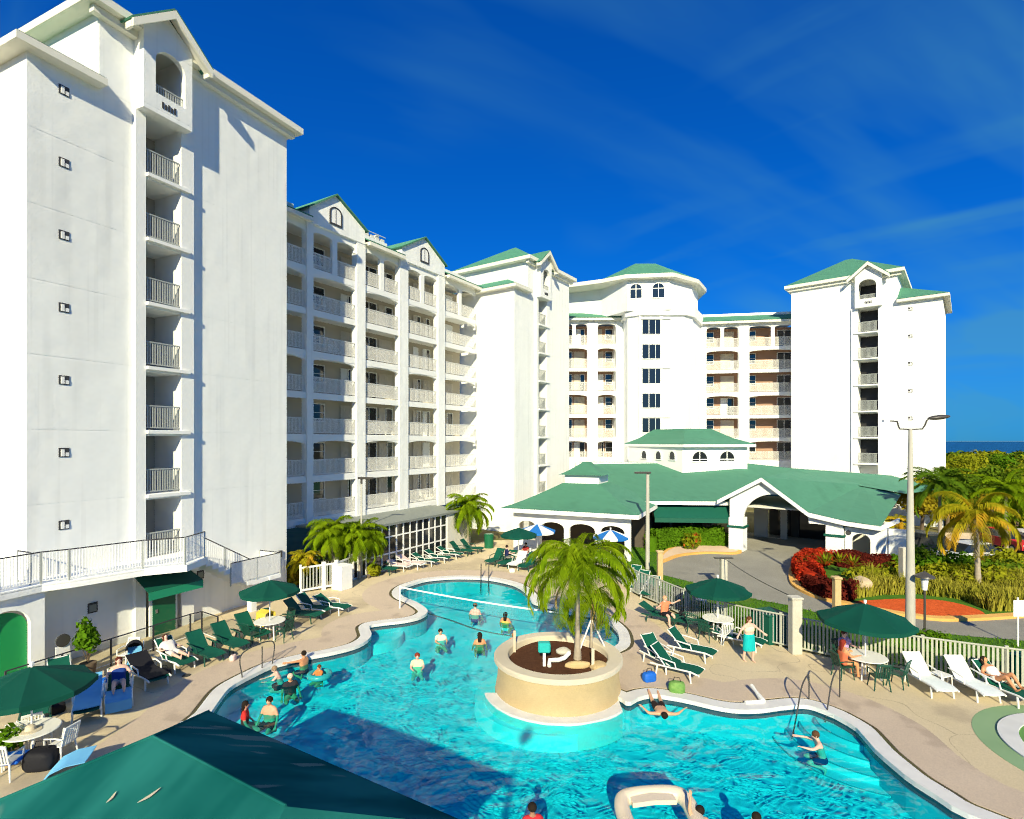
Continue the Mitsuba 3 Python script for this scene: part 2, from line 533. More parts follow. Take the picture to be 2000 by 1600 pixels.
def wing(name, label, M, bays, cols, ks, depth=1.7, zb=3.0, backs=None, gables=(), roofs=(), topposts=(), wallm='m_gallery', shift=0.0):
    t = thing(name, label, 'balcony wing')
    for a, b in cols:
        m = MB(M); m.box(a, b, -.25, .28, zb - .2, 22.5); part(t, 'column', m, 'm_stucco')
    for bi, (a, b) in enumerate(bays):
        kinds = (backs or {}).get(bi, ('w', 'c'))
        ga = (bays[bi - 1][1] + a) / 2 + .003 if bi else a; gb = (bays[bi + 1][0] + b) / 2 - .003 if bi + 1 < len(bays) else b
        for k in ks:
            z = FL[k]
            m = MB(M)
            m.box(a + .003, b - .003, -.12, .28, z - .22, z); m.box(ga, gb, .285, depth, z - .22, z)
            m.box(a + .003, b - .003, -.14, -.122, z - .42, z - .02)
            key = part(t, 'balcony', m, 'm_trim')
            # head of the opening under the next slab
            top = z + 2.7 - .22
            if k == 6:
                xm = (a + b) / 2
                pol = sbox(a + .003, z + 2.0, b - .003, z + 3.1)
                if bi in topposts:
                    g2 = .2
                    pol = pol.difference(arch(a + .05, xm - g2, z + 1.9, z + 2.2, .2)).difference(arch(xm + g2, b - .05, z + 1.9, z + 2.2, .2))
                    pm = MB(M); pm.box(xm - g2, xm + g2, -.12, .12, z + .003, z + 2.3); part(key, 'post', pm, 'm_trim')
                else:
                    pol = pol.difference(arch(a + .05, b - .05, z + 1.9, z + 2.2, .18))
                m = MB(M); m.wall(pol, -.11, .12); part(key, 'lintel', m, 'm_trim')
            elif k % 2 == 1:
                pol = sbox(a + .003, z + 1.8, b - .003, z + 2.28).difference(arch(a + .03, b - .03, z + 1.7, z + 2.02, .24))
                m = MB(M); m.wall(pol, -.11, .12); part(key, 'arch', m, 'm_trim')
            m = MB(M); railing(m, a + .01, b - .01, -.05, z); part(key, 'railing', m, 'm_balrail')
            m = MB(M); m.box(ga, gb, depth, depth + .15, z, z + 2.48); bw = part(key, 'back_wall', m, wallm if kinds[0] != 'b' else 'm_brownwall')
            y = depth - .005
            w = b - a; a_ = a + shift
            for j, kd in enumerate(kinds):
                x0, x1 = a_ + w * j / len(kinds) + .12, a_ + w * (j + 1) / len(kinds) - .12
                if x1 > bays[-1][1]: continue
                if kd in 'wd':
                    x1 = min(x1, x0 + (1.0 if kd == 'w' else 1.5))
                    window(key, M, x0, x1, z + (.95 if kd == 'w' else .05), z + 2.1, y, 'window' if kd == 'w' else 'sliding_door', 1 if kd == 'd' else 0, 1 if kd == 'w' else 0)
                elif kd == 'c':
                    q = rnd.random(); xc = x0 + (x1 - x0) * (1 if q < .45 else rnd.uniform(.45, .8))
                    c = MB(M); curtain(c, x0, xc, y - .06, z + .03, z + 2.15); part(key, 'curtain', c, rnd.choice(['m_curtain', 'm_curtain', 'm_tanwall', 'm_trim']))
                    if x1 - xc > .3: window(key, M, xc + .1, x1 - .06, z + .05, z + 2.1, y, 'glass_door', 0, 0)
    # side walls closing the galleries, roof deck
    m = MB(M); x0, x1 = bays[0][0], bays[-1][1]
    m.box(x0, x1, .125, depth + 5, 22.35, 22.6); part(t, 'roof_deck', m, 'm_trim')
    m = MB(M); m.box(x0, x1, -.12, depth + .2, zb - .2, FL[ks[0]] - .43); part(t, 'base_band', m, 'm_stucco')
    for (a, b, xa, za) in gables:
        g = Polygon([(a, 22.3), (b, 22.3), (b, 23.35), (xa, za), (a, 23.35)])
        m = MB(M); m.wall(g, -.3, .1); m.box(a, a + .2, .1, 3, 22.62, 23.3); m.box(b - .2, b, .1, 3, 22.62, 23.3)
        gk = part(t, 'gable', m, 'm_stucco')
        r = MB(M)
        r.plate([(a - .2, -.5, 23.25), (xa, -.5, za + .12), (xa, 4, za + .12), (a - .2, 4, 23.25)][::1], .1)
        r.plate([(xa, -.5, za + .12), (b + .2, -.5, 23.25), (b + .2, 4, 23.25), (xa, 4, za + .12)], .1)
        part(gk, 'roof', r, 'm_roof')
        xm = xa
        fr = arch(xm - .52, xm + .52, 22.75, 23.55, .42)
        m = MB(M); m.wall(fr.difference(arch(xm - .42, xm + .42, 22.85, 23.55, .33)), -.38, -.302)
        m.wall(sbox(xm - .02, 22.85, xm + .02, 23.8), -.36, -.302)
        sh = part(gk, 'shutter_frame', m, 'm_frame_dark')
        m = MB(M); m.wall(arch(xm - .42, xm + .42, 22.85, 23.55, .33), -.34, -.302); part(gk, 'shutter', m, 'm_trim')
    for (a, b) in roofs:
        r = MB(M); r.plate([(a, -.75, 22.55), (b, -.75, 22.55), (b, 1.2, 23.45), (a, 1.2, 23.45)], .08)
        part(t, 'mansard', r, 'm_roof')
        f = MB(M); f.box(a, b, -.78, -.5, 22.2, 22.45); f.box(a, b, -.5, .0, 22.35, 22.44); part(t, 'eave', f, 'm_cream')
        f = MB(M); f.box(a, b, 1.2, 1.4, 22.6, 23.75); part(t, 'parapet', f, 'm_trim')
    return t


LW = frame((-13.05, 35.9), (.5219, .853))
lw_bays = [(-4.2, -.5), (0, 3.7), (4.5, 8.05), (9.0, 12.7), (13.6, 18.3)]
lw_cols = [(-.5, 0), (3.7, 4.5), (8.05, 9.0), (12.7, 13.6)]
lw = wing('hotel_wing', 'long white balcony wing with two gabled dormers, left of the middle tower', LW, lw_bays, lw_cols, range(7),
          backs={0: ('c', 'n'), 1: ('w', 'n', 'c'), 2: ('d', 'c'), 3: ('n', 'c', 'c'), 4: ('c', 'd')},
          gables=[(-.35, 4.4, 1.75, 24.75), (8.2, 13.5, 10.85, 24.75)], roofs=[(4.45, 8.15), (13.55, 18.6), (-4.4, -.4)], topposts=(1, 2, 3, 4), shift=1.3)
m = MB(LW)
for i in range(7):
    m.box(4.6 + i * .55, 4.95 + i * .55, 1.6, 2.1, 23.76, 24.15 + .15 * (i % 2))
m.tube([(4.4, 1.5, 24.3), (8.3, 1.5, 24.3)], .03)
part(lw, 'rooftop_unit', m, 'm_palewall')

MS = frame((6.3, 64.4), (1.0, -.02))
ms = wing('hotel_wing', 'short white balcony stack with green awning roof, just right of the middle tower', MS, [(-.6, 2.45), (3.65, 5.75)], [(2.45, 3.65)], range(1, 7),
          backs={0: ('d', 'c'), 1: ('c', 'w')}, roofs=[(-.6, 7.6)], topposts=(0,), wallm='m_brownwall')
m = MB(MS); m.box(5.75, 7.7, -.25, 3, 2.8, 22.3); m.box(-.6, 7.7, -.3, -.26, 2.5, 6.4); m.box(5.3, 5.75, -.26, -.2, 5.9, 8.6)
part(ms, 'wall', m, 'm_stucco')

RW = frame((22.6, 66.6), (.985, -.17))
rw = wing('hotel_wing', 'recessed white balcony wing with a curved green eave, left of the lone tower', RW, [(.75, 4.4), (5.6, 10.9)], [(-.6, .75), (4.4, 5.6)], range(1, 7),
          backs={0: ('w', 'c'), 1: ('w', 'n', 'd')}, roofs=[(-.6, 5.0), (5.0, 11.5)], topposts=(0, 1), wallm='m_brownwall')

# round-fronted pavilion between the wings
bp = thing('hotel_pavilion', 'white bow-fronted block with triple windows and two arched windows under a pointed green roof', 'hotel block')
top_plan = Polygon([(6.3, 64.6), (10.4, 62.6), (12.7, 60.9), (17.2, 60.3), (20.4, 62.6), (22.4, 66.0), (22.8, 72), (6.3, 72)])
top_wall = Polygon([(6.3, 66.4), (10.4, 64.6), (12.7, 61.0), (17.2, 60.4), (20.4, 62.7), (22.2, 66.0), (22.6, 72), (6.3, 72)])
body = Polygon([(12.9, 61.7), (14.2, 60.9), (19.0, 60.9), (20.2, 61.9), (20.9, 63.3), (22.6, 66.3), (22.6, 71), (12.9, 71)])
m = MB(); m.ext(body, 2.5, 22.1); m.ext(top_wall, 22.65, 26.0); part(bp, 'wall', m, 'm_stucco')
m = MB(); m.ext(body.buffer(.3), 22.1, 23.3); part(bp, 'parapet_band', m, 'm_trim')
m = MB(); m.ext(top_plan.buffer(.75, join_style=1), 26.0, 26.42); part(bp, 'fascia', m, 'm_cream')
m = MB(); c = np.array(top_plan.buffer(.72, join_style=1).exterior.coords)[:-1]; n = len(c)
inner = np.array([(15.6, 66.3)] * n); inner[:, 0] = np.clip(c[:, 0], 14.6, 17.0) ; inner[:, 1] = np.clip(c[:, 1], 65.5, 67.5)
inner[c[:, 0] < 12] = (11.0, 67.0)
zin = np.where(c[:, 0] < 12, 27.9, 29.3)
v = np.vstack([np.c_[c, np.full(n, 26.43)], np.c_[inner, zin]])
m.add(v, [[i, (i + 1) % n, n + (i + 1) % n, n + i] for i in range(n)]); part(bp, 'roof', m, 'm_roof')
FP = frame((14.2, 60.9), (1, 0))
for k in range(1, 7):
    z = FL[k] + .55
    if k == 6: pass
    x0 = .15
    wk = window(bp, FP, x0, x0 + 2.15, z, z + 1.55, -.03, 'window', 2, 0)
    if k % 2 == 0:
        part(wk, 'hood', MB(FP).box(x0 - .4, x0 + 3.1, -.22, -.1, z + 1.62, z + 1.72), 'm_trim')
for a, b in ((.2, .5), (2.55, 2.9)):
    pm = MB(FP); pm.box(a - .45, a - .2, -.14, -.003, 3, 22.05); part(bp, 'pilaster', pm, 'm_trim')
TP = frame((12.7, 61.0), (4.5, -.6))


def arched_window(t, M, x0, x1, z0, zs, rise, y, name='arched_window', fm='m_trim', mull=True):
    op = arch(x0, x1, z0, zs, rise)
    f = MB(M); f.wall(arch(x0 - .08, x1 + .08, z0 - .08, zs, rise + .08).difference(op), y - .08, y - .002)
    xm = (x0 + x1) / 2
    if mull:
        f.box(xm - .04, xm + .04, y - .05, y - .026, z0, zs + rise * .95)
        f.box(x0, x1, y - .055, y - .026, zs - .04, zs + .04)
    k = part(t, name, f, fm)
    part(k, 'pane', MB(M).wall(op, y - .025, y - .002), 'm_pane')


arched_window(bp, TP, .35, 1.55, 24.0, 25.0, .55, -.02)
arched_window(bp, TP, 2.75, 3.95, 24.0, 25.0, .55, -.02)

# ---------------------------------------------------------------- ground, pool, roads
def mottled(a, b, s=1.2, c=None, speck=0.0):
    def fn(p, n, uv):
        col = mix(a, b, fbm(p.x * s, p.y * s, p.z * s, 4))
        if c is not None:
            col = mix(col, mi.Color3f(c), .55 * smoothstep(.56, .76, fbm(p.x * .42 + 5, p.y * .42, 1.5, 4)))
        if speck:
            col = col * (1 - speck + 2 * speck * noise(p.x * 38, p.y * 38, p.z * 38))
        return col
    return proc(fn)


def crack(p):
    d1, d2, r = voronoi(p.x * .22 + .5 * noise(p.x * .8, p.y * .8), p.y * .22 + .5 * noise(p.x * .8, p.y * .8, 5.))
    return smoothstep(.012, .0, d2 - d1)


def deck_fn(p, n, uv):
    c = mix((.52, .43, .27), (.60, .495, .335), fbm(p.x * .55, p.y * .55, 0., 4))
    c = c * (.93 + .14 * noise(p.x * 40, p.y * 40, 0.))
    c = mix(c, mi.Color3f(.36, .29, .2), .6 * smoothstep(.54, .76, fbm(p.x * .6 + 9, p.y * .6, 4., 5)))
    return mix(c, mi.Color3f(.2, .16, .11), .5 * crack(p))


def apron_fn(p, n, uv):
    c = mix((.48, .38, .285), (.54, .435, .33), fbm(p.x * .9, p.y * .9, 0., 4))
    c = c * (.93 + .14 * noise(p.x * 40, p.y * 40, 0.))
    return mix(c, mi.Color3f(.30, .23, .17), .45 * smoothstep(.6, .8, fbm(p.x * 1.1 + 2, p.y * 1.1, 8., 4)))


grain = lambda p, n, uv: .004 * noise(p.x * 45, p.y * 45, p.z * 45)
pr('m_deck', proc(deck_fn), .85, .25, grain)
pr('m_apron', proc(apron_fn), .85, .25, grain)
pr('m_coping', mottled((.72, .71, .68), (.60, .58, .55), 2.5), .6, .35)
pr('m_groove', (.03, .03, .032), .7, .3)
pr('m_asphalt', mottled((.205, .195, .165), (.26, .25, .215), .7, (.17, .165, .14), .12), .9, .2, grain)
pr('m_curb', mottled((.62, .33, .075), (.72, .42, .13), 2.0), .7, .3)
pr('m_path', mottled((.55, .40, .27), (.62, .47, .33), .8), .85, .2)
pr('m_lawn', mottled((.035, .10, .012), (.075, .17, .018), 2.2, (.11, .14, .02)), .9, .1)
pr('m_soil', mottled((.10, .085, .04), (.16, .14, .06), .5, (.06, .09, .02)), .95, .1)
pr('m_redmulch', mottled((.46, .070, .016), (.56, .105, .028), 5., None, .25), .95, .1, lambda p, n, uv: .05 * noise(p.x * 14, p.y * 14, 0.))
pr('m_mulch', mottled((.055, .024, .014), (.09, .04, .022), 6., None, .3), .95, .1, lambda p, n, uv: .05 * noise(p.x * 22, p.y * 22, 0.))
pr('m_sand', mottled((.55, .42, .28), (.62, .5, .36), .3), .9, .1)
pr('m_sea', mottled((.004, .035, .085), (.006, .05, .11), .02), .28, .5, lambda p, n, uv: .35 * noise(p.x * .25, p.y * .6, 0.) + .1 * noise(p.x * 1.2, p.y * 2.5, 2.))
pr('m_padgreen', mottled((.10, .24, .05), (.13, .29, .075), 1.0), .7, .3)
pr('m_padrim', mottled((.20, .32, .16), (.25, .38, .2), 1.0), .7, .3)
pr('m_padwhite', mottled((.70, .69, .66), (.55, .55, .52), 2.0), .6, .3)


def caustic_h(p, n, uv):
    """Floor relief shaped to the sun to imitate water caustics: short steep risers and long gentle falls, breaking up in patches."""
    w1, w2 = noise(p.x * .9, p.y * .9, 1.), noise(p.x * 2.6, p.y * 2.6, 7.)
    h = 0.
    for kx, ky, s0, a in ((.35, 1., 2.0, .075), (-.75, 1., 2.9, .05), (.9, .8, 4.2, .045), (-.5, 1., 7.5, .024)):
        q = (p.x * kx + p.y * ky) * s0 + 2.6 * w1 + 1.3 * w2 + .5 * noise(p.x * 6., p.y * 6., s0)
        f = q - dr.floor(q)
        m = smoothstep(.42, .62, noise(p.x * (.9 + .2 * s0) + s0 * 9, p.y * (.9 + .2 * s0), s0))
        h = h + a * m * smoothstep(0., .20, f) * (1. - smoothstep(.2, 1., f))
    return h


pr('m_poolfloor', mottled((.11, .62, .69), (.15, .69, .76), .35), .8, .1, caustic_h, eps=8e-3)  # bump stands in for caustic light on the floor
pr('m_poolwall', mottled((.10, .50, .56), (.16, .56, .62), .6), .8, .2)
pr('m_poolstep', mottled((.40, .72, .74), (.46, .78, .80), .8), .8, .2)
pr('m_stepblue', mottled((.22, .64, .69), (.27, .70, .75), .8), .8, .2)
pr('m_nosing', (.10, .34, .40), .4, .4)
pr('m_tileline', (.02, .06, .09), .3, .5)
scene['m_water'] = {'type': 'thindielectric', 'int_ior': 1.33, 'specular_transmittance': {'type': 'rgb', 'value': [.18, .96, 1.0]}, 'specular_reflectance': {'type': 'rgb', 'value': [.35, .35, .35]}}

pool_px = [(412, 1395), (445, 1350), (476, 1330), (507, 1314), (536, 1302), (596, 1287), (644, 1278), (692, 1266), (716, 1254), (726, 1242), (722, 1225), (745, 1220), (788, 1215),
           (819, 1208), (835, 1198), (831, 1189), (812, 1177), (788, 1167), (782, 1157), (793, 1147), (812, 1140), (836, 1134), (880, 1130), (920, 1130), (960, 1133), (1000, 1142),
           (1020, 1152), (1034, 1166), (1040, 1177), (1060, 1184), (1084, 1190), (1112, 1197), (1145, 1200), (1172, 1206), (1192, 1220), (1206, 1236)]
left_side = [gp(x, y, -.03) for x, y in pool_px] + [np.array([4.3, 22.4]), np.array([3.5, 21.6])]
right_px = [(1226, 1377), (1246, 1366), (1272, 1360), (1303, 1363), (1345, 1371), (1400, 1384), (1444, 1390), (1488, 1389), (1532, 1383), (1576, 1381), (1619, 1395), (1645, 1408), (1671, 1424),
            (1687, 1442), (1708, 1466), (1737, 1492), (1776, 1524), (1829, 1558), (1881, 1590)]
right_side = [np.array([2.6, 18.6]), np.array([3.5, 17.6])] + [gp(x, y, -.03) for x, y in right_px] + [np.array(q) for q in ((10.9, 11.0), (11.5, 9.0), (11.0, 6.6), (8.6, 5.2), (4.2, 5.6))]
front = [np.array(q) for q in ((-1.0, 8.5), (-6.2, 11.5), (-8.2, 12.7), (-9.2, 14.4))]
loop = np.vstack([spline(left_side, .12), spline(right_side, .12), spline(front, .3)])
pool = Polygon(loop).buffer(0)
if pool.geom_type != 'Polygon':
    pool = max(pool.geoms, key=lambda q: q.area)
pool = pool.buffer(.12).buffer(-.12).simplify(.012)
fence_line = spline([(6.2, 33.0), (6.55, 30.0), (7.2, 28.2), (8.26, 25.3), (9.4, 23.4), (11, 21.9), (13.1, 20.3), (16.95, 18.3), (21, 16.6), (25, 15.2)], .2)
deck = Polygon([(-24, -6), (-24, 30), (-13.5, 31.4), (-9.6, 32.8), (-3.8, 43.0), (-2, 46), (5.5, 46.5), (6.3, 40)] + [tuple(q) for q in fence_line] + [(27, 14.5), (27, -6)]).buffer(0)
coping = pool.buffer(.46, join_style=1)
groove = pool.buffer(.60, join_style=1)
apron = pool.buffer(2.0, join_style=1).intersection(deck)

GZ = -.012
struct('ground', MB().sheet(sbox(-500, -160, 800, 172).difference(pool.buffer(.2)), GZ), 'm_soil')
struct('sea', MB().sheet(sbox(-30000, 168, 30000, 50000), -1.0), 'm_sea')
struct('pool_deck', MB().ext(deck.difference(apron), -.2, 0.0), 'm_deck')
struct('pool_apron', MB().ext(apron.difference(groove), -.2, 0.004), 'm_apron')
struct('deck_joint', MB().ext(groove.difference(coping.buffer(-.02)), -.2, -.012), 'm_groove')
cp = coping.difference(pool)
m = MB(); m.ext(cp, -.10, .028); struct('pool_coping', m, 'm_coping')
m = MB(); m.ext(pool.buffer(.15).difference(pool.buffer(.03)), -1.12, -.101)
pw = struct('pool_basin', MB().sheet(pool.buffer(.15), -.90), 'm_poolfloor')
part(pw, 'wall', m, 'm_poolwall')
m = MB(); m.ext(pool.buffer(.032).difference(pool.buffer(.004)), -.26, -.102); part(pw, 'tile_band', m, 'm_tileline')
# shallow ledge round the planter, entry steps, corner bench
PLC = np.array([1.55, 18.7])
m = MB(); m.ext(Point(PLC[0] - .25, PLC[1]).buffer(2.55, 48).intersection(pool.buffer(.02)), -.89, -.38); part(pw, 'ledge', m, 'm_poolstep')
sc0 = gp(1690, 1398)
for i in range(4):
    m = MB(); m.ext(Point(*sc0).buffer(1.35 + .42 * i, 40).intersection(pool.buffer(.02)), -.89 if i == 0 else -.885, -.28 - .19 * i); part(pw, 'step', m, 'm_stepblue')
    r0 = 1.35 + .42 * i
    m = MB(); m.ext(Point(*sc0).buffer(r0 + .004, 40).difference(Point(*sc0).buffer(r0 - .03, 40)).intersection(pool), -.30 - .19 * i, -.276 - .19 * i); part(pw, 'step_nosing', m, 'm_nosing')
bc = gp(722, 1218)
m = MB(); m.ext(Point(*bc).buffer(1.5, 32).intersection(pool.buffer(.02)), -.89, -.45); part(pw, 'bench', m, 'm_poolstep')
stripe = LineString(spline([gp(828, 1196, -.90), gp(880, 1212, -.90), gp(940, 1232, -.90), gp(1030, 1248, -.90), gp(1100, 1262, -.90)], .3)).buffer(.07)
m = MB(); m.sheet(stripe, -.895); part(pw, 'depth_stripe', m, 'm_tileline')


swim_px = [gp(*q, -.13) for q in ((928, 1200), (987, 1216), (860, 1250), (937, 1258), (815, 1300), (478, 1400), (527, 1394), (550, 1322), (567, 1338), (594, 1298), (624, 1322), (1607, 1456), (1288, 1390))]


def waves(x, y):
    p = np.stack([x, y, np.zeros_like(x)], -1)
    near = np.clip((26 - y) / 10, .30, 1)
    q = p * [1.5, 2.2, 1] + .5 * meshkit.noise(p * 1.1, 5)[..., None]
    a = meshkit.noise(q, 1) * .055 + meshkit.noise(q * 2.3 + 3, 2) * .028 + meshkit.noise(q * 5.0 + 9, 4) * .011
    for wx_, wy_ in swim_px:
        d = np.hypot(x - wx_, y - wy_)
        a = a + .016 * np.exp(-d / .8) * np.cos(d * 15.)
    return (a - .045) * near


s = .07
x0, y0, x1, y1 = pool.buffer(.1).bounds
X, Y = np.meshgrid(np.arange(x0, x1 + s, s), np.arange(y0, y1 + s, s))
from shapely import contains_xy
inside = contains_xy(pool.buffer(.09), X + s / 2, Y + s / 2)[:-1, :-1]
Zw = -.13 + waves(X, Y)
idx = np.arange(X.size).reshape(X.shape)
q = np.stack([idx[:-1, :-1], idx[:-1, 1:], idx[1:, 1:], idx[1:, :-1]], -1)[inside]
used, inv = np.unique(q, return_inverse=True)
m = MB(); m.add(np.c_[X.ravel(), Y.ravel(), Zw.ravel()][used], inv.reshape(-1, 4))
struct('pool_water', m, 'm_water', smooth=True)

# splash pad at the right edge
sp = thing('splash_pad', None, None, None, 'structure')
c0 = Point(15.7, 14.2)
part(sp, 'rim', MB().ext(c0.buffer(3.0, 48).difference(c0.buffer(2.44, 48)), -.1, .008), 'm_padrim')
part(sp, 'white_ring', MB().ext(c0.buffer(2.44, 48).difference(c0.buffer(1.98, 48)), -.1, .05), 'm_padwhite')
part(sp, 'floor', MB().ext(c0.buffer(1.98, 48), -.1, .012), 'm_padgreen')

# drive, island, lawns and beds beyond the fence
P = lambda pts, z=0: [tuple(gp(x, y, z)) for x, y in pts]
curb_px = [(1554, 1100), (1548, 1122), (1555, 1145), (1588, 1164), (1620, 1174), (1672, 1185), (1721, 1195), (1770, 1203), (1835, 1211), (1916, 1209), (1997, 1204), (2150, 1196), (2500, 1182)]
grass_px = [(1292, 1122), (1343, 1135), (1466, 1168), (1545, 1183), (1598, 1197), (1680, 1215), (1760, 1224), (1830, 1236), (2000, 1251), (2200, 1262), (2500, 1275)]
isl_px = [(1292, 1100), (1289, 1086), (1310, 1072), (1345, 1063), (1400, 1062), (1446, 1076), (1436, 1083), (1380, 1082), (1330, 1087)]
curb_w, grass_w, isl_w = spline(P(curb_px), .4), spline(P(grass_px), .4), spline(P(isl_px), .3, True)
road = Polygon([tuple(q) for q in grass_w] + [tuple(q) for q in curb_w[::-1]] + P([(1640, 1102), (1760, 1075), (1760, 1045), (1450, 1040), (1400, 1045), (1285, 1080), (1283, 1110)])).buffer(0)
struct('driveway', MB().sheet(road, GZ + .008), 'm_asphalt')
isl = Polygon(isl_w).buffer(0)
struct('kerb_island', MB().ext(isl.buffer(-.25), -.05, .12), 'm_path')
m = MB(); m.ext(isl.difference(isl.buffer(-.26)), -.05, .13); m.ext(LineString(curb_w).buffer(.22), -.05, .13)
struct('painted_kerb', m, 'm_curb')
lawn1 = Polygon([tuple(q) for q in grass_w] + [(40, 13.5), (27, 14.3)] + [tuple(q + [.25, .12]) for q in fence_line[::-1]] + P([(1225, 1080), (1258, 1040), (1290, 1058), (1287, 1085)])).buffer(0)
struct('lawn', MB().sheet(lawn1.difference(deck.buffer(.05)), GZ + .004), 'm_lawn')
bed = Polygon([tuple(q) for q in curb_w] + P([(2500, 1120), (1900, 1112), (1700, 1105), (1600, 1090)])).buffer(0).difference(LineString(curb_w).buffer(.2))
struct('garden_bed', MB().sheet(bed, GZ + .004), 'm_lawn')
red = Polygon(spline(P([(1668, 1176), (1712, 1172), (1760, 1170), (1830, 1172), (1890, 1184), (1922, 1202), (1835, 1209), (1770, 1201), (1710, 1191)]), .3, True)).buffer(0)
struct('red_mulch_bed', MB().sheet(red, GZ + .02), 'm_redmulch')
struct('car_park', MB().sheet(Polygon(P([(1790, 1086), (2400, 1098), (2600, 1075), (1790, 1058)])), GZ + .006), 'm_asphalt')
struct('sandy_path', MB().sheet(Polygon(P([(1790, 1056), (2600, 1072), (2600, 1046), (1790, 1040)])), GZ + .006), 'm_sand')

# ---------------------------------------------------------------- lobby block, pavilion, drive-through porch
def pt(px, py, depth):
    return ((px - 1000) / 1080 * depth, depth, CAM_Z + (863 - py) / 1080 * depth)


def bell(mb, M, hw, hd, ze, zt, tw, td, flare=.22, n=5):
    """Bell-cast hip roof: rings from eave to the top rectangle, lifting slower near the eave."""
    rings = []
    for i in range(n + 1):
        s = i / n
        e = s ** (1 + flare)
        rings.append([(x * (hw + (tw - hw) * s), y * (hd + (td - hd) * s), ze + (zt - ze) * e) for x, y in ((-1, -1), (1, -1), (1, 1), (-1, 1))])
    v = np.array(rings).reshape(-1, 3)
    f = [[i * 4 + j, i * 4 + (j + 1) % 4, (i + 1) * 4 + (j + 1) % 4, (i + 1) * 4 + j] for i in range(n) for j in range(4)]
    f.append([n * 4, n * 4 + 1, n * 4 + 2, n * 4 + 3])
    return mb.add(v, f, M)


pv = thing('poolside_pavilion', 'open poolside pavilion with green hip roof and small white roof lantern', 'pavilion')
PV = np.eye(4); PV[:2, 0] = .909, -.417; PV[:2, 1] = .417, .909; PV[:3, 3] = 5.9, 43.6, 0
r = MB(); bell(r, PV, 5.1, 5.1, 3.3, 5.0, 1.5, 1.5); part(pv, 'roof', r, 'm_roof')
f = MB(PV); f.box(-5.1, 5.1, -5.12, -4.95, 3.0, 3.29); f.box(-5.12, -4.95, -4.95, 5.1, 3.0, 3.29); f.box(4.95, 5.12, -4.95, 5.1, 3.0, 3.29); f.box(-4.95, 4.95, -4.95, 5, 3.1, 3.2)
part(pv, 'fascia', f, 'm_trim')
l = MB(PV); l.box(-1.35, 1.35, -1.35, 1.35, 4.9, 5.65); lk = part(pv, 'lantern', l, 'm_trim')
r = MB(); bell(r, PV, 1.75, 1.75, 5.66, 6.6, .25, .25); part(lk, 'roof', r, 'm_roof')
fa = sbox(-4.4, 0, 4.4, 3.1)
for a, b in ((-4.0, -2.6), (-2.2, -.4), (0, 1.9), (2.3, 4.0)):
    fa = fa.difference(arch(a, b, .9 if a < -2.5 else .02, 1.9, .45))
w = MB(PV); w.wall(fa, -4.3, -4.05); part(pv, 'arcade', w, 'm_trim')
w = MB(PV); w.wall(sbox(-4.05, 0, 4.4, 3.1).difference(arch(-2.6, -1.1, .9, 2.0, .3)).difference(arch(.3, 1.9, .9, 2.0, .3)), 0, .2, tr(-4.3, 0) @ rz(90)); part(pv, 'side_wall', w, 'm_trim')
w = MB(PV); w.box(-4, 4.3, 1.0, 1.2, 0, 3.05); part(pv, 'back_wall', w, 'm_interior_shade')  # painted dark to read as the shaded inside

lb = thing('lobby_building', 'long single-storey lobby with broad green roof and clerestory box behind the pavilion', 'building')
ev = [(10.6, 43.0, 3.6), (17.6, 42.4, 3.7)]
top = [(6.0, 54.0, 6.25), (21.5, 53.0, 6.25), (26.5, 51.5, 5.6)]
r = MB()
r.poly([(9.2, 43.1, 3.6), (17.5, 42.4, 3.62), (21.5, 53.0, 6.25), (6.4, 54.0, 6.25)])
r.poly([(17.5, 42.4, 3.62), (27.0, 46.5, 4.9), (26.5, 52.5, 5.7), (21.5, 53.0, 6.25)])
r.poly([(9.2, 43.1, 3.6), (6.4, 54.0, 6.25), (4.8, 50.5, 4.0)])
r.poly([(26.5, 52.5, 5.7), (27.0, 46.5, 4.9), (31.0, 43.5, 4.1), (36.5, 47.0, 4.2), (36, 52.5, 5.0)])
part(lb, 'roof', r, 'm_roof')
f = MB()
for a, b in (((9.2, 43.08, 3.58), (17.5, 42.38, 3.60)),):
    a, b = np.array(a), np.array(b)
    f.plate([a - [0, 0, .28], b - [0, 0, .28], b, a], .1)
f.box(6.2, 21.6, 53.1, 54.2, 2, 6.2)
part(lb, 'fascia', f, 'm_trim')
w = MB(); w.box(9.6, 17.2, 46.4, 46.6, 0, 3.9); w.box(2.5, 9.5, 49.7, 50, 0, 3.4); part(lb, 'wall', w, 'm_brownwall')
for i in range(4):
    window(lb, frame((10.0 + 1.75 * i, 46.4), (1, 0)), 0, 1.4, .5, 2.7, -.02, 'window', 1, 0, 'm_frame_dark')
a = MB(); a.plate([(11.0, 42.6, 2.35), (16.9, 42.0, 2.35), (16.9, 43.0, 3.3), (11.0, 43.6, 3.3)], .05); a.plate([(11.0, 42.59, 2.0), (16.9, 41.99, 2.0), (16.9, 41.99, 2.34), (11.0, 42.59, 2.34)], .03)
part(lb, 'awning', a, 'm_awning')
cl = MB(); CLp = Polygon([(12.0, 57.0), (15.4, 49.9), (21.7, 51.0), (19.5, 58)]); cl.ext(CLp, 4.8, 7.8); ck = part(lb, 'clerestory', cl, 'm_trim')
r = MB(); ex = np.array([(11.6, 57.6), (15.3, 49.3), (22.3, 50.5), (20.0, 58.6)])
ri = [(14.5, 56.5, 9.45), (16.6, 53.2, 9.45), (19.3, 53.6, 9.45), (18.2, 56.8, 9.45)]
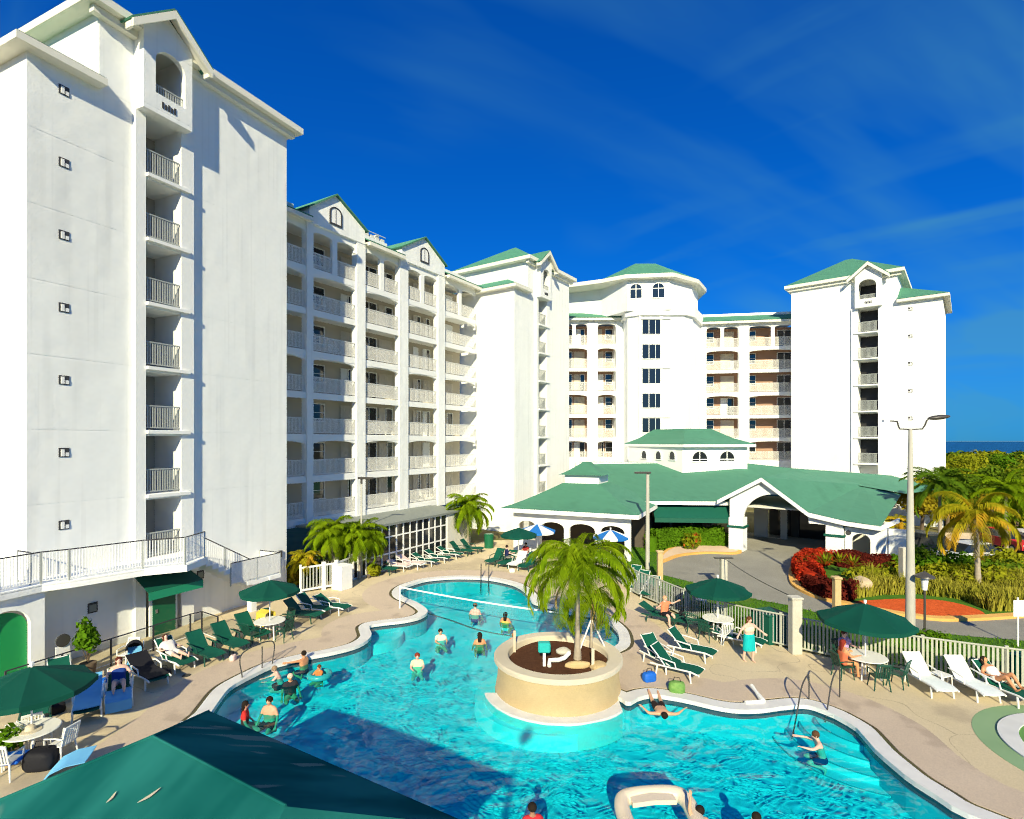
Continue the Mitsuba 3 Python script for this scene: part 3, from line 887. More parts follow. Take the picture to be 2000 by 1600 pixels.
for i in range(4):
    j = (i + 1) % 4
    mid = lambda k: ((ex[k][0] + ri[k][0]) / 2, (ex[k][1] + ri[k][1]) / 2, 8.55)
    r.poly([(*ex[i], 7.98), (*ex[j], 7.98), mid(j), mid(i)]); r.poly([mid(i), mid(j), ri[j], ri[i]])
r.poly(ri); part(ck, 'roof', r, 'm_roof')
f = MB(); f.ext(Polygon([tuple(q) for q in ex]), 7.72, 7.97); part(ck, 'fascia', f, 'm_trim')
C1, C2 = frame((12.0, 57.0), (3.4, -7.1)), frame((15.4, 49.9), (6.3, 1.1))
for x in (2.2, 4.3, 6.2):
    arched_window(lb, C1, x, x + .75, 6.55, 6.85, .45, -.03, 'arched_window', 'm_trim', False)
for x in (.9, 3.6):
    arched_window(lb, C2, x, x + 1.45, 6.45, 6.6, .72, -.03, 'arched_window', 'm_trim', True)

# drive-through porch
pc = thing('entrance_porch', 'gabled drive-through entrance porch with white arch and green roof', 'porch')
GU = np.array([5.0, -3.9]); GU /= np.hypot(*GU)
GM = np.eye(4); GM[:2, 0] = GU; GM[:2, 1] = -GU[1], GU[0]; GM[:3, 3] = 16.5, 41.9, 0     # x along the gable, y into the porch
W, xa, xr = 7.4, 2.35, 5.3
g = Polygon([(0, 2.5), (.0, 4.05), (xa, 5.4), (xr, 3.15), (W, 2.62), (W, 2.35), (6.4, 2.35), (6.4, 2.5)])
a = np.linspace(0, math.pi, 24)
g = g.difference(Polygon([(3.17 + 2.2 * math.cos(t), 2.4 + 2.0 * math.sin(t)) for t in a])).buffer(0)
m = MB(GM); m.wall(g, 0, .35); part(pc, 'gable', m, 'm_trim')
for x0 in (-.05, W - 1.0):
    m = MB(GM); m.box(x0, x0 + 1.05, -.1, .95, 0, 2.34 if x0 > 1 else 2.49); ck = part(pc, 'column', m, 'm_stucco')
    m = MB(GM); m.box(x0 - .1, x0 + 1.15, -.2, 1.05, 1.75, 1.9); part(ck, 'band', m, 'm_awning')
r, f = MB(GM), MB(GM)
E0, E1, E2, E3 = (-.8, 3.78), (xa, 5.62), (xr + .1, 3.32), (W + .2, 2.92)
yb = 10.0
r.plate([(E0[0], -.45, E0[1]), (E1[0], -.45, E1[1]), (E1[0], yb, E1[1]), (E0[0], 7, E0[1])], .08)
iG = np.linalg.inv(GM)
loc = lambda q: tuple((iG @ [*q, 1])[:3])
R1, R2 = loc((29.2, 46.0, 4.62)), loc((31.0, 44.0, 4.05))
AF, AB, A0, A1 = (xa, -.45, 5.62), (xa, yb, 5.62), (xr + .1, -.45, 3.32), (W + 2.2, -.45, 2.75)
r.poly([AF, A0, R1]); r.poly([AF, R1, AB]); r.poly([A0, (W + .2, -.45, 2.92), R1]); r.poly([(W + .2, -.45, 2.92), A1, R1]); r.poly([A1, R2, R1])
for p, q in ((E0, E1), (E1, E2), (E2, E3)):
    f.plate([(p[0], -.48, p[1] - .32), (q[0], -.48, q[1] - .32), (q[0], -.48, q[1] - .02), (p[0], -.48, p[1] - .02)], .12)
part(pc, 'roof', r, 'm_roof'); part(pc, 'fascia', f, 'm_trim')
m = MB(GM); m.box(.2, 5.0, .36, 9.6, 3.3, 3.38); part(pc, 'ceiling', m, 'm_palewall')
m = MB(GM); m.wall(sbox(-.2, 0, 2.4, 3.28).difference(arch(.9, 1.9, .02, 2.2, .3)), 7.6, 7.8); part(pc, 'back_wall', m, 'm_palewall')
m = MB(GM); m.wall(sbox(2.41, 0, W + .3, 3.28).difference(arch(3.0, 6.2, .02, 2.3, .4)), 9.2, 9.4); part(pc, 'back_wall', m, 'm_interior_shade')  # right part coloured dark in place of porch shade
m = MB(GM); m.box(.6, 6.6, 9.45, 9.5, 0, 3.0); part(pc, 'glass_doors', m, 'm_pane')
# lower side bay to the right with its own hipped eave
sb = thing('porch_side_bay', 'lower green-roofed bay with white arched piers, right of the porch', 'building')
SB = GM @ tr(W + .2, 0)
f = MB(SB); f.plate([(0, -.48, 2.6), (2.0, -.48, 2.45), (2.0, -.48, 2.73), (0, -.48, 2.88)], .12); f.plate([(2.0, -.45, 2.45), (2.9, 1.4, 2.85), (2.9, 1.4, 3.12), (2.0, -.45, 2.73)], .12)
part(sb, 'fascia', f, 'm_trim')
g = sbox(-.1, 0, 1.95, 2.42)
for a, b in ((.3, 1.35),):
    g = g.difference(arch(a, b, .02, 1.6, .45))
m = MB(SB); m.wall(g, .3, .6); part(sb, 'arcade', m, 'm_trim')
m = MB(SB); m.box(1.95, 2.2, .3, 5, 0, 2.6); part(sb, 'side_wall', m, 'm_trim')
m = MB(SB); m.box(2.3, 3.6, 1.2, 1.6, 0, 2.4); part(sb, 'pier', m, 'm_trim')
m = MB(SB); m.box(-.5, 1.94, 3.2, 3.4, 0, 2.9); part(sb, 'back_wall', m, 'm_palewall')
m = MB(SB); m.cyl(.16, .0, .05, 16, tr(.1, .3, 2.05) @ rx(90)); part(sb, 'wall_plaque', m, 'm_frame_dark')

# ground floor of the left wing: sloped grey roof and white-framed window wall in front
gw = thing('window_wall', 'white-framed glazed pool room wall with grey lean-to roof under the balcony wing', 'glazed wall')
GW = frame((-9.6, 32.6), (.505, .863))
Lw = 12.4
r = MB(GW); r.plate([(-.2, -.3, 3.02), (Lw, -.3, 3.02), (Lw + .4, 4.5, 2.95), (-.2, 4.5, 2.95)], .12); part(gw, 'lean_to_roof', r, 'm_roofgrey')
nx, zs = 14, [.05, 1.05, 2.1, 2.86]
m = MB(GW)
for i in range(nx + 1):
    x = 9.4 * i / nx; m.box(x - .045, x + .045, -.06, .06, 0, 2.88)
for z in zs:
    m.box(0, 9.4, -.05, .05, z - .05, z + .04)
part(gw, 'mullions', m, 'm_trim')
for i in range(nx):
    for j in range(3):
        x = 9.4 * i / nx
        part(gw, 'pane', MB(GW).box(x + .045, x + 9.4 / nx - .045, -.012, .012, zs[j] + .04, zs[j + 1] - .05), 'm_pane')
m = MB(GW); m.box(9.45, Lw, -.1, .1, 0, 2.88); m.box(-.2, 9.4, 2.6, 2.8, 0, 2.8); part(gw, 'wall', m, 'm_palewall')

pr('m_dryleaf', (.42, .40, .30), .8, .1)
# snack-bar canopy in the foreground
cn = thing('snack_bar_canopy', 'large green vinyl hip canopy with streaked top in the bottom left foreground', 'canopy')
CNM = np.eye(4); CNM[:2, 0] = .858, -.514; CNM[:2, 1] = .514, .858; CNM[:3, 3] = -5.60, 8.62, 0
LR, HR = 3.2, 1.0
r = MB(CNM)
A, B = (0, 0, 3.6), (LR, 0, 3.6)
c = [(-3.1, -2.7, 2.1), (LR + HR, -2.7, 2.1), (LR + HR, 2.7, 2.1), (-3.1, 2.7, 2.1)]
r.plate([c[0], c[1], B, A], .03); r.plate([c[1], c[2], B], .03); r.plate([c[2], c[3], A, B], .03); r.plate([c[3], c[0], A], .03)
part(cn, 'cover', r, 'm_vinyl')
for a_, b_ in (((0, 0, 3.61), (-3.1, -2.7, 2.11)), ((0, 0, 3.61), (-3.1, 2.7, 2.11)), ((0, 0, 3.61), (LR, 0, 3.61))):
    part(cn, 'edge_seam', MB(CNM).tube([a_, b_], .022, 5), 'm_vinyl')
v = MB(CNM); v.box(-3.1, LR + HR, -2.71, -2.69, 1.85, 2.1); v.box(-3.1, LR + HR, 2.69, 2.71, 1.85, 2.1); v.box(-3.11, -3.09, -2.68, 2.68, 1.85, 2.1)
part(cn, 'valance', v, 'm_vinyl')
for x in (-2.7, .5, 3.8):
    for y in (-2.3, 1.9):
        part(cn, 'post', MB(CNM).cyl(.05, 0, 2.3, 10, tr(x, y)), 'm_rail')
pr('m_sandstone', mottled((.50, .38, .24), (.60, .48, .32), 2.0), .9, .1)

for i, (x, y, a_, l_) in enumerate(((.45, -.75, 100, .16), (1.05, -.55, 62, .30), (1.3, -1.15, 75, .28), (1.75, -.95, 65, .26))):
    M_ = CNM @ tr(x, y, 3.625 + y * 1.5 / 2.7) @ rx(29) @ rz(a_)
    m = MB(M_); tt3 = np.linspace(-.5, .5, 7); w3 = .022 * np.cos(tt3 * math.pi * .96) + .003
    m.add([(t_ * l_, s_ * w_ + .12 * t_ * t_ * l_, .012 + .02 * abs(t_)) for t_, w_ in zip(tt3, w3) for s_ in (-1, 1)], [[2 * j, 2 * j + 2, 2 * j + 3, 2 * j + 1] for j in range(6)])
    solo('dry_leaf', m, 'm_dryleaf', ['small pale dry leaf nearest the hip of the green canopy', 'long pale dry leaf closest to the canopy ridge', 'pale dry leaf lowest on the canopy slope', 'pale dry leaf nearest the bottom edge of the view on the canopy'][i], 'leaf')

# ---------------------------------------------------------------- terrace, stairs, awning, rails, fence, lamps
pr('m_railtop', (.035, .035, .04), .45, .5)
pr('m_polegrey', mottled((.40, .385, .33), (.48, .465, .41), 1.5), .6, .3)
pr('m_concrete', mottled((.45, .43, .36), (.55, .52, .45), 1.6), .85, .2)
pr('m_wood', mottled((.50, .36, .17), (.58, .43, .23), 3.0), .8, .2)
pr('m_picket', mottled((.34, .355, .28), (.47, .475, .39), 2.0), .7, .3)
scene['m_panel'] = {'type': 'thindielectric', 'specular_transmittance': {'type': 'rgb', 'value': [.75, .78, .76]}}
pr('m_metal', (.55, .56, .56), .3, .5, metallic=.9)
pr('m_darkmetal', (.06, .055, .05), .4, .5)
pr('m_lampwhite', (.75, .76, .8), .4, .4)

tr_ = thing('terrace', 'white raised terrace with slim railing along the foot of the nearest tower', 'terrace')
tp = Polygon([(-8, 5), (-8, -.6), (-1.3, -1.3), (-.1, -1.2), (.6, -1.5), (2.8, -2.05), (3.95, -2.9), (5.3, -2.3), (5.5, -.21), (3.5, -.21), (3.5, -.004), (-.004, -.004), (-.004, 5)])
part(tr_, 'slab', MB(LT).ext(tp, 3.04, 3.3), 'm_stucco')


def run_rail(t, M, pts, h=1.05, balus=True, top='m_railtop', bal='m_rail', gap=.11, posts=True, name='railing', panel=False, bw=.012):
    """Railing along local points (x, y, z): top rail, balusters (too fine to pick apart), posts."""
    p = np.array(pts, float)
    m = MB(M); m.tube(p + [0, 0, h], .024, 6)
    k = part(t, name, m, top)
    b, po, pa = MB(M), MB(M), MB(M)
    for a, c in zip(p[:-1], p[1:]):
        L = np.linalg.norm((c - a)[:2]); d = (c - a) / max(L, 1e-6)
        b.tube([a + [0, 0, .1], c + [0, 0, .1]], .016, 4)
        n = max(1, int(L / gap))
        for i in range(n):
            q = a + d * L * (i + .5) / n
            if balus: b.box(q[0] - bw, q[0] + bw, q[1] - bw, q[1] + bw, q[2] + .1, q[2] + h - .03)
        if panel:
            pa.add([a + [0, 0, .12], c + [0, 0, .12], c + [0, 0, h - .06], a + [0, 0, h - .06]], [[0, 1, 2, 3]])
        n = max(1, round(L / 1.6))
        for i in range(n + 1):
            q = a + d * L * i / n
            po.box(q[0] - .025, q[0] + .025, q[1] - .025, q[1] + .025, q[2] + .001, q[2] + h)
    part(k, 'balusters', b, bal, kind='stuff')
    if posts: part(k, 'posts', po, 'm_railgrey' if balus else top, kind='stuff')
    if panel: part(k, 'panel', pa, 'm_panel')
    return k


run_rail(tr_, LT, [(-8, -.66, 3.3), (-1.3, -1.22, 3.3), (-.1, -1.12, 3.3), (.6, -1.42, 3.3), (2.8, -1.97, 3.3), (3.93, -2.8, 3.3), (5.2, -2.22, 3.3)], 1.1, gap=.09)
run_rail(tr_, LT, [(-.3, -.9, 3.3), (-.3, -.1, 3.3)], 1.1, gap=.09)
sg = Polygon([(-8, 0), (-8, 3.03), (.05, 3.03), (.05, 0), (-.35, 0), (-.35, 2.0)] + [(-1.0 + .65 * math.cos(a), 2.0 + .6 * math.sin(a)) for a in np.linspace(0, math.pi, 12)] + [(-1.65, 0)]).buffer(0)
m = MB(LT); m.wall(sg, -1.05, -.75); part(tr_, 'pier_wall', m, 'm_stucco')
m = MB(LT); m.wall(arch(-1.62, -.38, .02, 1.95, .55), -.86, -.80); part(tr_, 'door', m, 'm_brightgreen')
st = thing('stairway', 'white landing and steps with railing, descending along the nearest tower wall', 'stairs')
m = MB(LT)
for i in range(9):
    m.box(5.5 + i * .3, 5.5 + i * .3 + .31, -1.5, -.21, 3.12 - i * .19 - .2, 3.12 - i * .19)
part(st, 'steps', m, 'm_stucco')
m = MB(LT); m.box(8.21, 9.9, -1.5, -.004, 1.36, 1.55); part(st, 'landing', m, 'm_stucco')
run_rail(st, LT, [(5.4, -1.46, 3.2), (8.1, -1.46, 1.6)], 1.0, gap=.09)
run_rail(st, LT, [(7.0, -1.52, 1.58), (9.88, -1.46, 1.55), (9.88, -.05, 1.55)], 1.05, gap=.06, bw=.02)
part(st, 'support', MB(LT).box(8.3, 8.6, -1.3, -1.0, 0, 1.35), 'm_stucco')

aw = thing('door_awning', 'dark green fabric awning over the green door at the foot of the tower', 'awning')
m = MB(LT); m.plate([(3.2, -1.7, 2.25), (5.5, -1.7, 2.25), (5.4, -.22, 2.98), (3.3, -.22, 2.98)], .03); part(aw, 'cover', m, 'm_awning')
m = MB(LT); m.box(3.2, 5.5, -1.72, -1.70, 1.92, 2.24); m.poly([(5.5, -1.7, 1.92), (5.5, -.22, 1.92), (5.4, -.22, 2.97), (5.5, -1.7, 2.24)]); part(aw, 'valance', m, 'm_awning_light')
dk = thing('green_door', 'dark green door under the awning at the foot of the tower', 'door')
m = MB(LT); m.box(4.12, 5.3, -.30, -.205, .0, 2.3); part(dk, 'frame', m, 'm_trim')
m = MB(LT); m.box(4.22, 5.2, -.34, -.302, .02, 2.2); part(dk, 'leaf', m, 'm_greendoor')
m = MB(LT); m.box(4.32, 4.4, -.37, -.342, .95, 1.1); part(dk, 'handle', m, 'm_metal')
for (x, z, lab) in ((2.1, 1.75, 'small dark framed notice on the shaded wall left of the green door'), (6.6, 2.05, 'small grey notice on the wall right of the green door')):
    sg = thing('wall_sign', lab, 'sign')
    m = MB(LT); m.box(x - .17, x + .17, -.03, -.003, z - .2, z + .2); part(sg, 'frame', m, 'm_frame_dark')
    m = MB(LT); m.box(x - .13, x + .13, -.04, -.031, z - .15, z + .12); part(sg, 'face', m, 'm_roofgrey')
wl = thing('wall_light', 'small black lantern on the tower wall beside the left umbrella', 'wall light')
m = MB(LT); m.box(11.1, 11.25, -.12, -.003, 2.0, 2.35); part(wl, 'body', m, 'm_darkmetal')
hr = thing('walkway_railing', 'dark-topped glass railing along the walk under the terrace', 'railing')
run_rail(hr, LT, [(-1.5, -2.15, 0), (4.75, -1.95, 0), (5.2, -2.05, 0), (5.0, -3.3, 0)], 1.0, balus=False, panel=True)
sg = thing('folding_sign', 'white folding board sign with dark round top beside the walkway', 'sign')
m = MB(LT); m.plate([(.0, -1.78, .0), (.55, -1.78, .0), (.48, -1.70, 1.15), (.07, -1.70, 1.15)], .03); part(sg, 'board', m, 'm_trim')
m = MB(LT); m.cyl(.22, 0, .04, 20, tr(.27, -1.70, 1.33) @ rx(90)); part(sg, 'top_disc', m, 'm_darkmetal')

# gate and fence panels at the corner of the tower
gt = thing('garden_gate', 'white slatted garden gate and fence between the nearest tower and the palms', 'gate')
gl = [gp(585, 1160), gp(632, 1152), gp(657, 1148), gp(690, 1133)]
for i, (a, b) in enumerate(zip(gl[:-1], gl[1:])):
    Mg = frame(a, b - a); L = float(np.linalg.norm(b - a)); h = 1.45
    for x in (0, L - .1):
        part(gt, 'post', MB(Mg).box(x, x + .1, -.06, .06, 0, h + .1), 'm_trim')
    for za_ in (h - .12, .12):
        part(gt, 'rail', MB(Mg).box(.1, L - .1, -.03, .03, za_, za_ + .1), 'm_trim')
    n = int((L - .2) / .16)
    for k in range(n):
        x = .12 + (L - .24) * (k + .5) / n
        part(gt, 'slat', MB(Mg).box(x - .035, x + .035, -.015, .015, .221, h - .121), 'm_railgrey')

# pool fence of upright pickets
pf = thing('pool_fence', 'long curving fence of cream pickets dividing the pool deck from the lawn', 'fence')
dd = np.r_[0, np.cumsum(np.linalg.norm(np.diff(fence_line, axis=0), axis=1))]
at = lambda s: np.array([np.interp(s, dd, fence_line[:, 0]), np.interp(s, dd, fence_line[:, 1])])
N = int(dd[-1] / .128)
pk0 = mikit.ply(MB().box(-.018, .018, -.012, .012, .10, 1.28).done(), 'm_railgrey')
pk = mikit.ply(MB().box(-.034, .034, -.012, .012, .10, 1.28).done(), 'm_picket')
for i in range(min(N, 300)):
    s_ = (i + .5) * .128; a, b = at(s_ - .05), at(s_ + .05); ang = math.degrees(math.atan2(*(b - a)[::-1]))
    scene[unique(pf + '__picket')] = {**(pk if at(s_)[0] > 11.2 else pk0), 'to_world': T4(tr(*at(s_)) @ rz(ang + rnd.uniform(-1.5, 1.5)) @ rx(rnd.uniform(-1, 1)))}
ss = np.arange(0, dd[-1], .3); P3 = np.array([at(x) for x in ss])
for z in (1.30, .12):
    part(pf, 'rail', MB().tube(np.c_[P3, np.full(len(P3), z)], .035, 6), 'm_picket')
po = mikit.ply(MB().box(-.05, .05, .03, .12, -.02, 1.36).done(), 'm_picket')
for s_ in np.arange(.6, dd[-1], 2.3):
    a, b = at(s_ - .05), at(s_ + .05)
    scene[unique(pf + '__post')] = {**po, 'to_world': T4(tr(*at(s_)) @ rz(math.degrees(math.atan2(*(b - a)[::-1]))))}

# lamps and posts
def car_park_lamp(B, label):
    lp = thing('car_park_lamp', label, 'lamp post')
    part(lp, 'pole', MB(B).lathe([(1e-3, 0), (.19, 0), (.165, 3.0), (.07, 8.75), (1e-3, 8.76)], 14), 'm_polegrey', 40)
    m = MB(B); m.tube([(-.06, 0, 8.72), (-.45, 0, 8.74), (-.55, -.05, 8.9), (-.62, -.1, 9.05), (-1.0, -.1, 9.08)], .03, 6); m.tube([(.06, 0, 8.72), (.5, 0, 8.74), (.58, -.05, 8.9), (.62, -.1, 9.1), (.68, -.1, 9.15)], .03, 6)
    part(lp, 'arm', m, 'm_darkmetal')
    m = MB(B); m.mesh(trimesh.creation.icosphere(2, 1), tr(1.05, -.2, 9.22) @ rz(-12) @ ry(-6) @ sc(.42, .17, .10)); hk = part(lp, 'head', m, 'm_darkmetal', True)
    m = MB(B); m.box(-1.22, -.98, -.17, -.03, 9.03, 9.13); part(lp, 'sensor', m, 'm_lampwhite')


car_park_lamp(tr(*gp(1778, 1243)), 'tall tapered concrete lamp post with two arms, right of the parasols')
car_park_lamp(tr(-1.9, -5.0) @ rz(80), 'unseen lamp post added behind the camera for its shadow on the pool')  # added out of view to cast the pole shadow on the water


def shoebox_lamp(base, h, label, r=.13, ang=0):
    k = thing('shoebox_lamp', label, 'lamp post'); B = tr(*base)
    part(k, 'pole', MB(B).cyl(r, 0, h, 12, None, r * .75), 'm_polegrey', 40)
    m = MB(B @ rz(ang)); m.box(-.85, .18, -.16, .16, h + .05, h + .17, None, .03); part(k, 'head', m, 'm_darkmetal')
    m = MB(B); m.cyl(.07, h - .25, h + .06, 10); part(k, 'bracket', m, 'm_darkmetal')


shoebox_lamp(gp(1265, 1112), 6.1, 'pale lamp post with flat dark head in front of the lobby lawn', .14, 5)
shoebox_lamp(gp(706, 1128), 5.9, 'thin dark lamp post standing against the left balcony wing', .07, 160)
pl = thing('path_lamp', 'short lantern lamp with wide cap beside the tall lamp post', 'lamp post')
B = tr(*gp(1806, 1252))
part(pl, 'post', MB(B).cyl(.05, 0, 2.1, 10, None, .04), 'm_darkmetal', 40)
m = MB(B); m.lathe([(1e-3, 2.1), (.09, 2.1), (.14, 2.55), (.12, 2.62), (1e-3, 2.63)], 12); part(pl, 'globe', m, 'm_lampwhite', 40)
m = MB(B); m.lathe([(1e-3, 2.64), (.36, 2.62), (.34, 2.68), (.05, 2.84), (1e-3, 2.9)], 18); part(pl, 'cap', m, 'm_darkmetal', 40)
bo = thing('white_post', 'thick pale square post at the fence between the two right parasols', 'post')
B = tr(*gp(1553, 1276))
part(bo, 'shaft', MB(B).box(-.19, .19, -.19, .19, 0, 2.12, None, .02), 'm_concrete')
part(bo, 'cap', MB(B).box(-.23, .23, -.23, .23, 2.121, 2.2, None, .02), 'm_concrete')
bo2 = thing('signal_post', 'short pale post with small dark box on the drive verge', 'post')
B2 = gp(1413, 1152)
part(bo2, 'shaft', MB(tr(*B2)).box(-.17, .17, -.17, .17, 0, 1.72, None, .02), 'm_concrete')
m = MB(tr(*B2)); m.box(-.5, .5, -.12, .12, 1.73, 1.80); part(bo2, 'box', m, 'm_darkmetal')
a, b = np.array([*gp(1553, 1276), 2.14]), np.array([*B2, 1.77])
tq = np.linspace(0, 1, 14)[:, None]
cb = a * (1 - tq) + b * tq; cb[:, 2] -= .12 * np.sin(np.pi * tq[:, 0])
solo('cable', MB().tube(cb, .022, 5), 'm_darkmetal', 'thin dark cable strung over the verge between two pale posts', 'cable')
for (px, py, h, lab) in ((1634, 1191, 1.5, 'tan wooden bollard in front of the red hedge'), (1289, 1136, 1.7, 'tan wooden bollard at the corner of the kerb island')):
    k = thing('wooden_bollard', lab, 'bollard'); B = tr(*gp(px, py))
    part(k, 'shaft', MB(B).box(-.15, .15, -.15, .15, 0, h, None, .02), 'm_wood')
    part(k, 'cap', MB(B).box(-.2, .2, -.2, .2, h + .001, h + .12, None, .03), 'm_wood')
rs = thing('road_sign', 'small blank white road sign on a pole at the right edge', 'sign')
B = tr(*gp(1988, 1262))
part(rs, 'pole', MB(B).cyl(.035, 0, 1.95, 8), 'm_rail'); m = MB(B); m.box(-.22, .22, -.05, -.036, 1.2, 1.85); part(rs, 'plate', m, 'm_lampwhite')
cp_ = thing('concrete_post', 'pale square post behind the tall lamp post, beside the dark red hedge', 'post')
part(cp_, 'shaft', MB(tr(*gp(1766, 1150))).box(-.2, .2, -.2, .2, 0, 2.3, None, .02), 'm_concrete')

# bins
def bin_(base, w, h, label, mat, rnd_=False):
    k = thing('waste_bin', label, 'bin'); B = tr(*base) @ rz(20)
    if rnd_:
        part(k, 'drum', MB(B).cyl(w, 0, h, 20, None, w * 1.03), mat, 40); part(k, 'lid', MB(B).cyl(w * 1.08, h + .003, h + .08, 20, None, w * .9), mat, 40)
    else:
        part(k, 'box', MB(B).box(-w, w, -w, w, 0, h, None, .02), mat); part(k, 'lid', MB(B).box(-w - .03, w + .03, -w - .03, w + .03, h + .003, h + .07, None, .02), mat)


bin_(gp(955, 1070), .36, 1.0, 'green bin against the middle tower wall', 'm_greendoor', True)
bin_(gp(1503, 1250), .5, 1.12, 'square green waste bin by the pool fence behind the standing woman', 'm_awning')
bin_(gp(2004, 1338), .32, .95, 'green bin at the right edge beside the sunbather', 'm_awning')
pb = thing('pillar_box', 'white concrete pump box beside the garden gate', 'box')
part(pb, 'body', MB(tr(*gp(668, 1150)) @ rz(-30)).box(-.4, .4, -.4, .4, 0, 1.35, None, .02), 'm_trim')

# pool handrails, ladder and volleyball net
def handrail(pts, label, r=.022):
    k = thing('pool_handrail', label, 'handrail')
    for p in pts:
        part(k, 'bar', MB().tube(spline(p, .06), r, 8), 'm_darkmetal', 40)


a, b = gp(1583, 1368), gp(1640, 1362)
u1 = gp(1605, 1400) - gp(1640, 1362)
def hoop(a, u, l, h):
    u = u / np.linalg.norm(u)
    return [(*a, 0), (*a, h * .85), (*(a + u * .15), h), (*(a + u * l * .6), h * .75), (*(a + u * l), -.1), (*(a + u * (l + .4)), -.7)]
handrail([hoop(gp(1580, 1366), u1, 1.1, .8), hoop(gp(1640, 1362), u1, 1.35, 1.0)], 'pair of dark curved handrails over the pool entry steps')
handrail([[(*gp(473, 1325), 0), (*gp(473, 1325), .85), (*gp(532, 1298), .85), (*gp(532, 1298), 0)], [(*gp(512, 1306), 0), (*gp(512, 1306), .8)]], 'thin low metal rail on the pool edge near the green loungers')
handrail([hoop(gp(940, 1127), np.array([.0, -1.]), .7, .8), hoop(gp(955, 1127), np.array([.0, -1.]), .7, .8)], 'small pool ladder rails at the far end of the pool')

pr('m_netcord', (.05, .30, .34), .7, .2)
nt = thing('pool_net', 'white-taped volleyball net stretched across the far arm of the pool', 'net')
A, Bn = np.array([*gp(781, 1188), 1.05]), np.array([*gp(1170, 1262), 1.15])
def on(t, z): return A[:2].tolist() + [z] if t == 0 else ((A + (Bn - A) * t)[:2]).tolist() + [z]
for t in (0, 1):
    q = A if t == 0 else Bn
    part(nt, 'post', MB(tr(q[0], q[1])).cyl(.045, -.9 if t else 0, q[2] + .06, 10), 'm_rail', 40)
ts = np.linspace(0.004, .996, 40)
tape = MB(); zt = lambda t: A[2] + (Bn - A)[2] * t - .10 * math.sin(math.pi * t)
lo = [(*(A + (Bn - A) * t)[:2], zt(t) - .05) for t in ts]; hi = [(*(A + (Bn - A) * t)[:2], zt(t) + .02) for t in ts]
tape.add(np.array(lo + hi), [[i, i + 1, 41 + i, 40 + i] for i in range(39)]); part(nt, 'tape', tape, 'm_rail')
cd = MB()
for t in np.linspace(.004, .996, 60):
    q = A + (Bn - A) * t; cd.box(q[0] - .004, q[0] + .004, q[1] - .004, q[1] + .004, zt(t) - .5, zt(t) - .05)
for dz in (.2, .35, .5):
    cd.tube([(*(A + (Bn - A) * t)[:2], zt(t) - dz) for t in ts], .004, 3)
part(nt, 'cords', cd, 'm_netcord', kind='stuff')

# ---------------------------------------------------------------- planter island
pr('m_planter', mottled((.44, .33, .17), (.54, .42, .24), 1.6, (.34, .27, .18), .08), .85, .2, lambda p, n, uv: .006 * noise(p.x * 30, p.y * 30, p.z * 30) + .01 * noise(p.x * 5, p.y * 5, p.z * 2))
pr('m_planterrim', mottled((.56, .49, .36), (.66, .58, .45), 2.2, (.44, .38, .28)), .8, .2)
PB = tr(PLC[0], PLC[1])
pi_ = thing('island_planter', 'round cream concrete planter standing in the pool, filled with dark mulch', 'planter')
m = MB(PB); m.lathe([(2.16, -1.04), (2.12, -.1), (2.04, .35), (2.02, .93), (2.0, .95)], 72); part(pi_, 'drum', m, 'm_planter', 40)
m = MB(PB); m.lathe([(1.68, .55), (1.68, 1.02), (1.72, 1.05), (2.11, 1.05), (2.16, 1.0), (2.16, .90), (2.10, .881), (1.69, .881)], 72); part(pi_, 'rim', m, 'm_planterrim', 35)
ang = np.linspace(0, 2 * np.pi, 49)[:-1]; rr = np.linspace(.02, 1.675, 9)
v = np.array([[r * math.cos(a), r * math.sin(a), .82 + .16 * meshkit.noise(np.array([r * math.cos(a) * 1.6, r * math.sin(a) * 1.6, 3.])) - .05 * r] for r in rr for a in ang])
f = [[i * 48 + j, i * 48 + (j + 1) % 48, (i + 1) * 48 + (j + 1) % 48, (i + 1) * 48 + j] for i in range(8) for j in range(48)]
f = [q[::-1] for q in f]
part(pi_, 'mulch', MB(PB).add(v, np.array(f)[:, ::-1]), 'm_mulch', True)
m = MB(); m.ext(Point(*PLC).buffer(2.5, 48).difference(Point(*PLC).buffer(2.1, 48)).intersection(sbox(-9, 0, 3.4, 18.2)), -.88, -.06)
part(pi_, 'footing', m, 'm_coping')
k = thing('pool_hoist_box', 'teal plastic box on a white stake in the planter', 'box')
q = gp(1063, 1298, .9)
part(k, 'stake', MB(tr(*q)).box(-.045, .045, -.03, .03, .85, 1.5), 'm_trim'); part(k, 'box', MB(tr(q[0], q[1] + .04)).box(-.2, .2, -.15, .15, 1.3, 1.62, None, .04), 'm_teal')
for (px, py, h) in ((1005, 1268, .75), (1158, 1306, .75)):
    q = gp(px, py, .9); k = thing('wooden_stake', 'pale wooden stake standing in the mulch at the planter\'s %s' % ('left back' if px < 1100 else 'right front'), 'stake')
    part(k, 'shaft', MB(tr(*q)).box(-.045, .045, -.03, .03, .8, .8 + h), 'm_planterrim')
k = thing('garden_spout', 'white bent plastic pipe lying on the planter mulch', 'pipe')
q = gp(1085, 1292, 1.0)
part(k, 'pipe', MB(tr(*q)).tube([(-.22, -.25, .95), (-.2, -.05, 1.06), (.1, 0, 1.05), (.3, .05, 1.1), (.48, .22, 1.2)], .07, 8), 'm_trim', 40)


def rock(name, label, pos, size, mat, seed):
    k = thing(name, label, 'rock')
    s_ = trimesh.creation.icosphere(2, 1)
    v = s_.vertices * (1 + .35 * (meshkit.noise(s_.vertices * 1.7 + seed, seed) - .5))[:, None] * size
    part(k, 'body', MB(tr(*pos)).add(v, s_.faces), mat, 30)


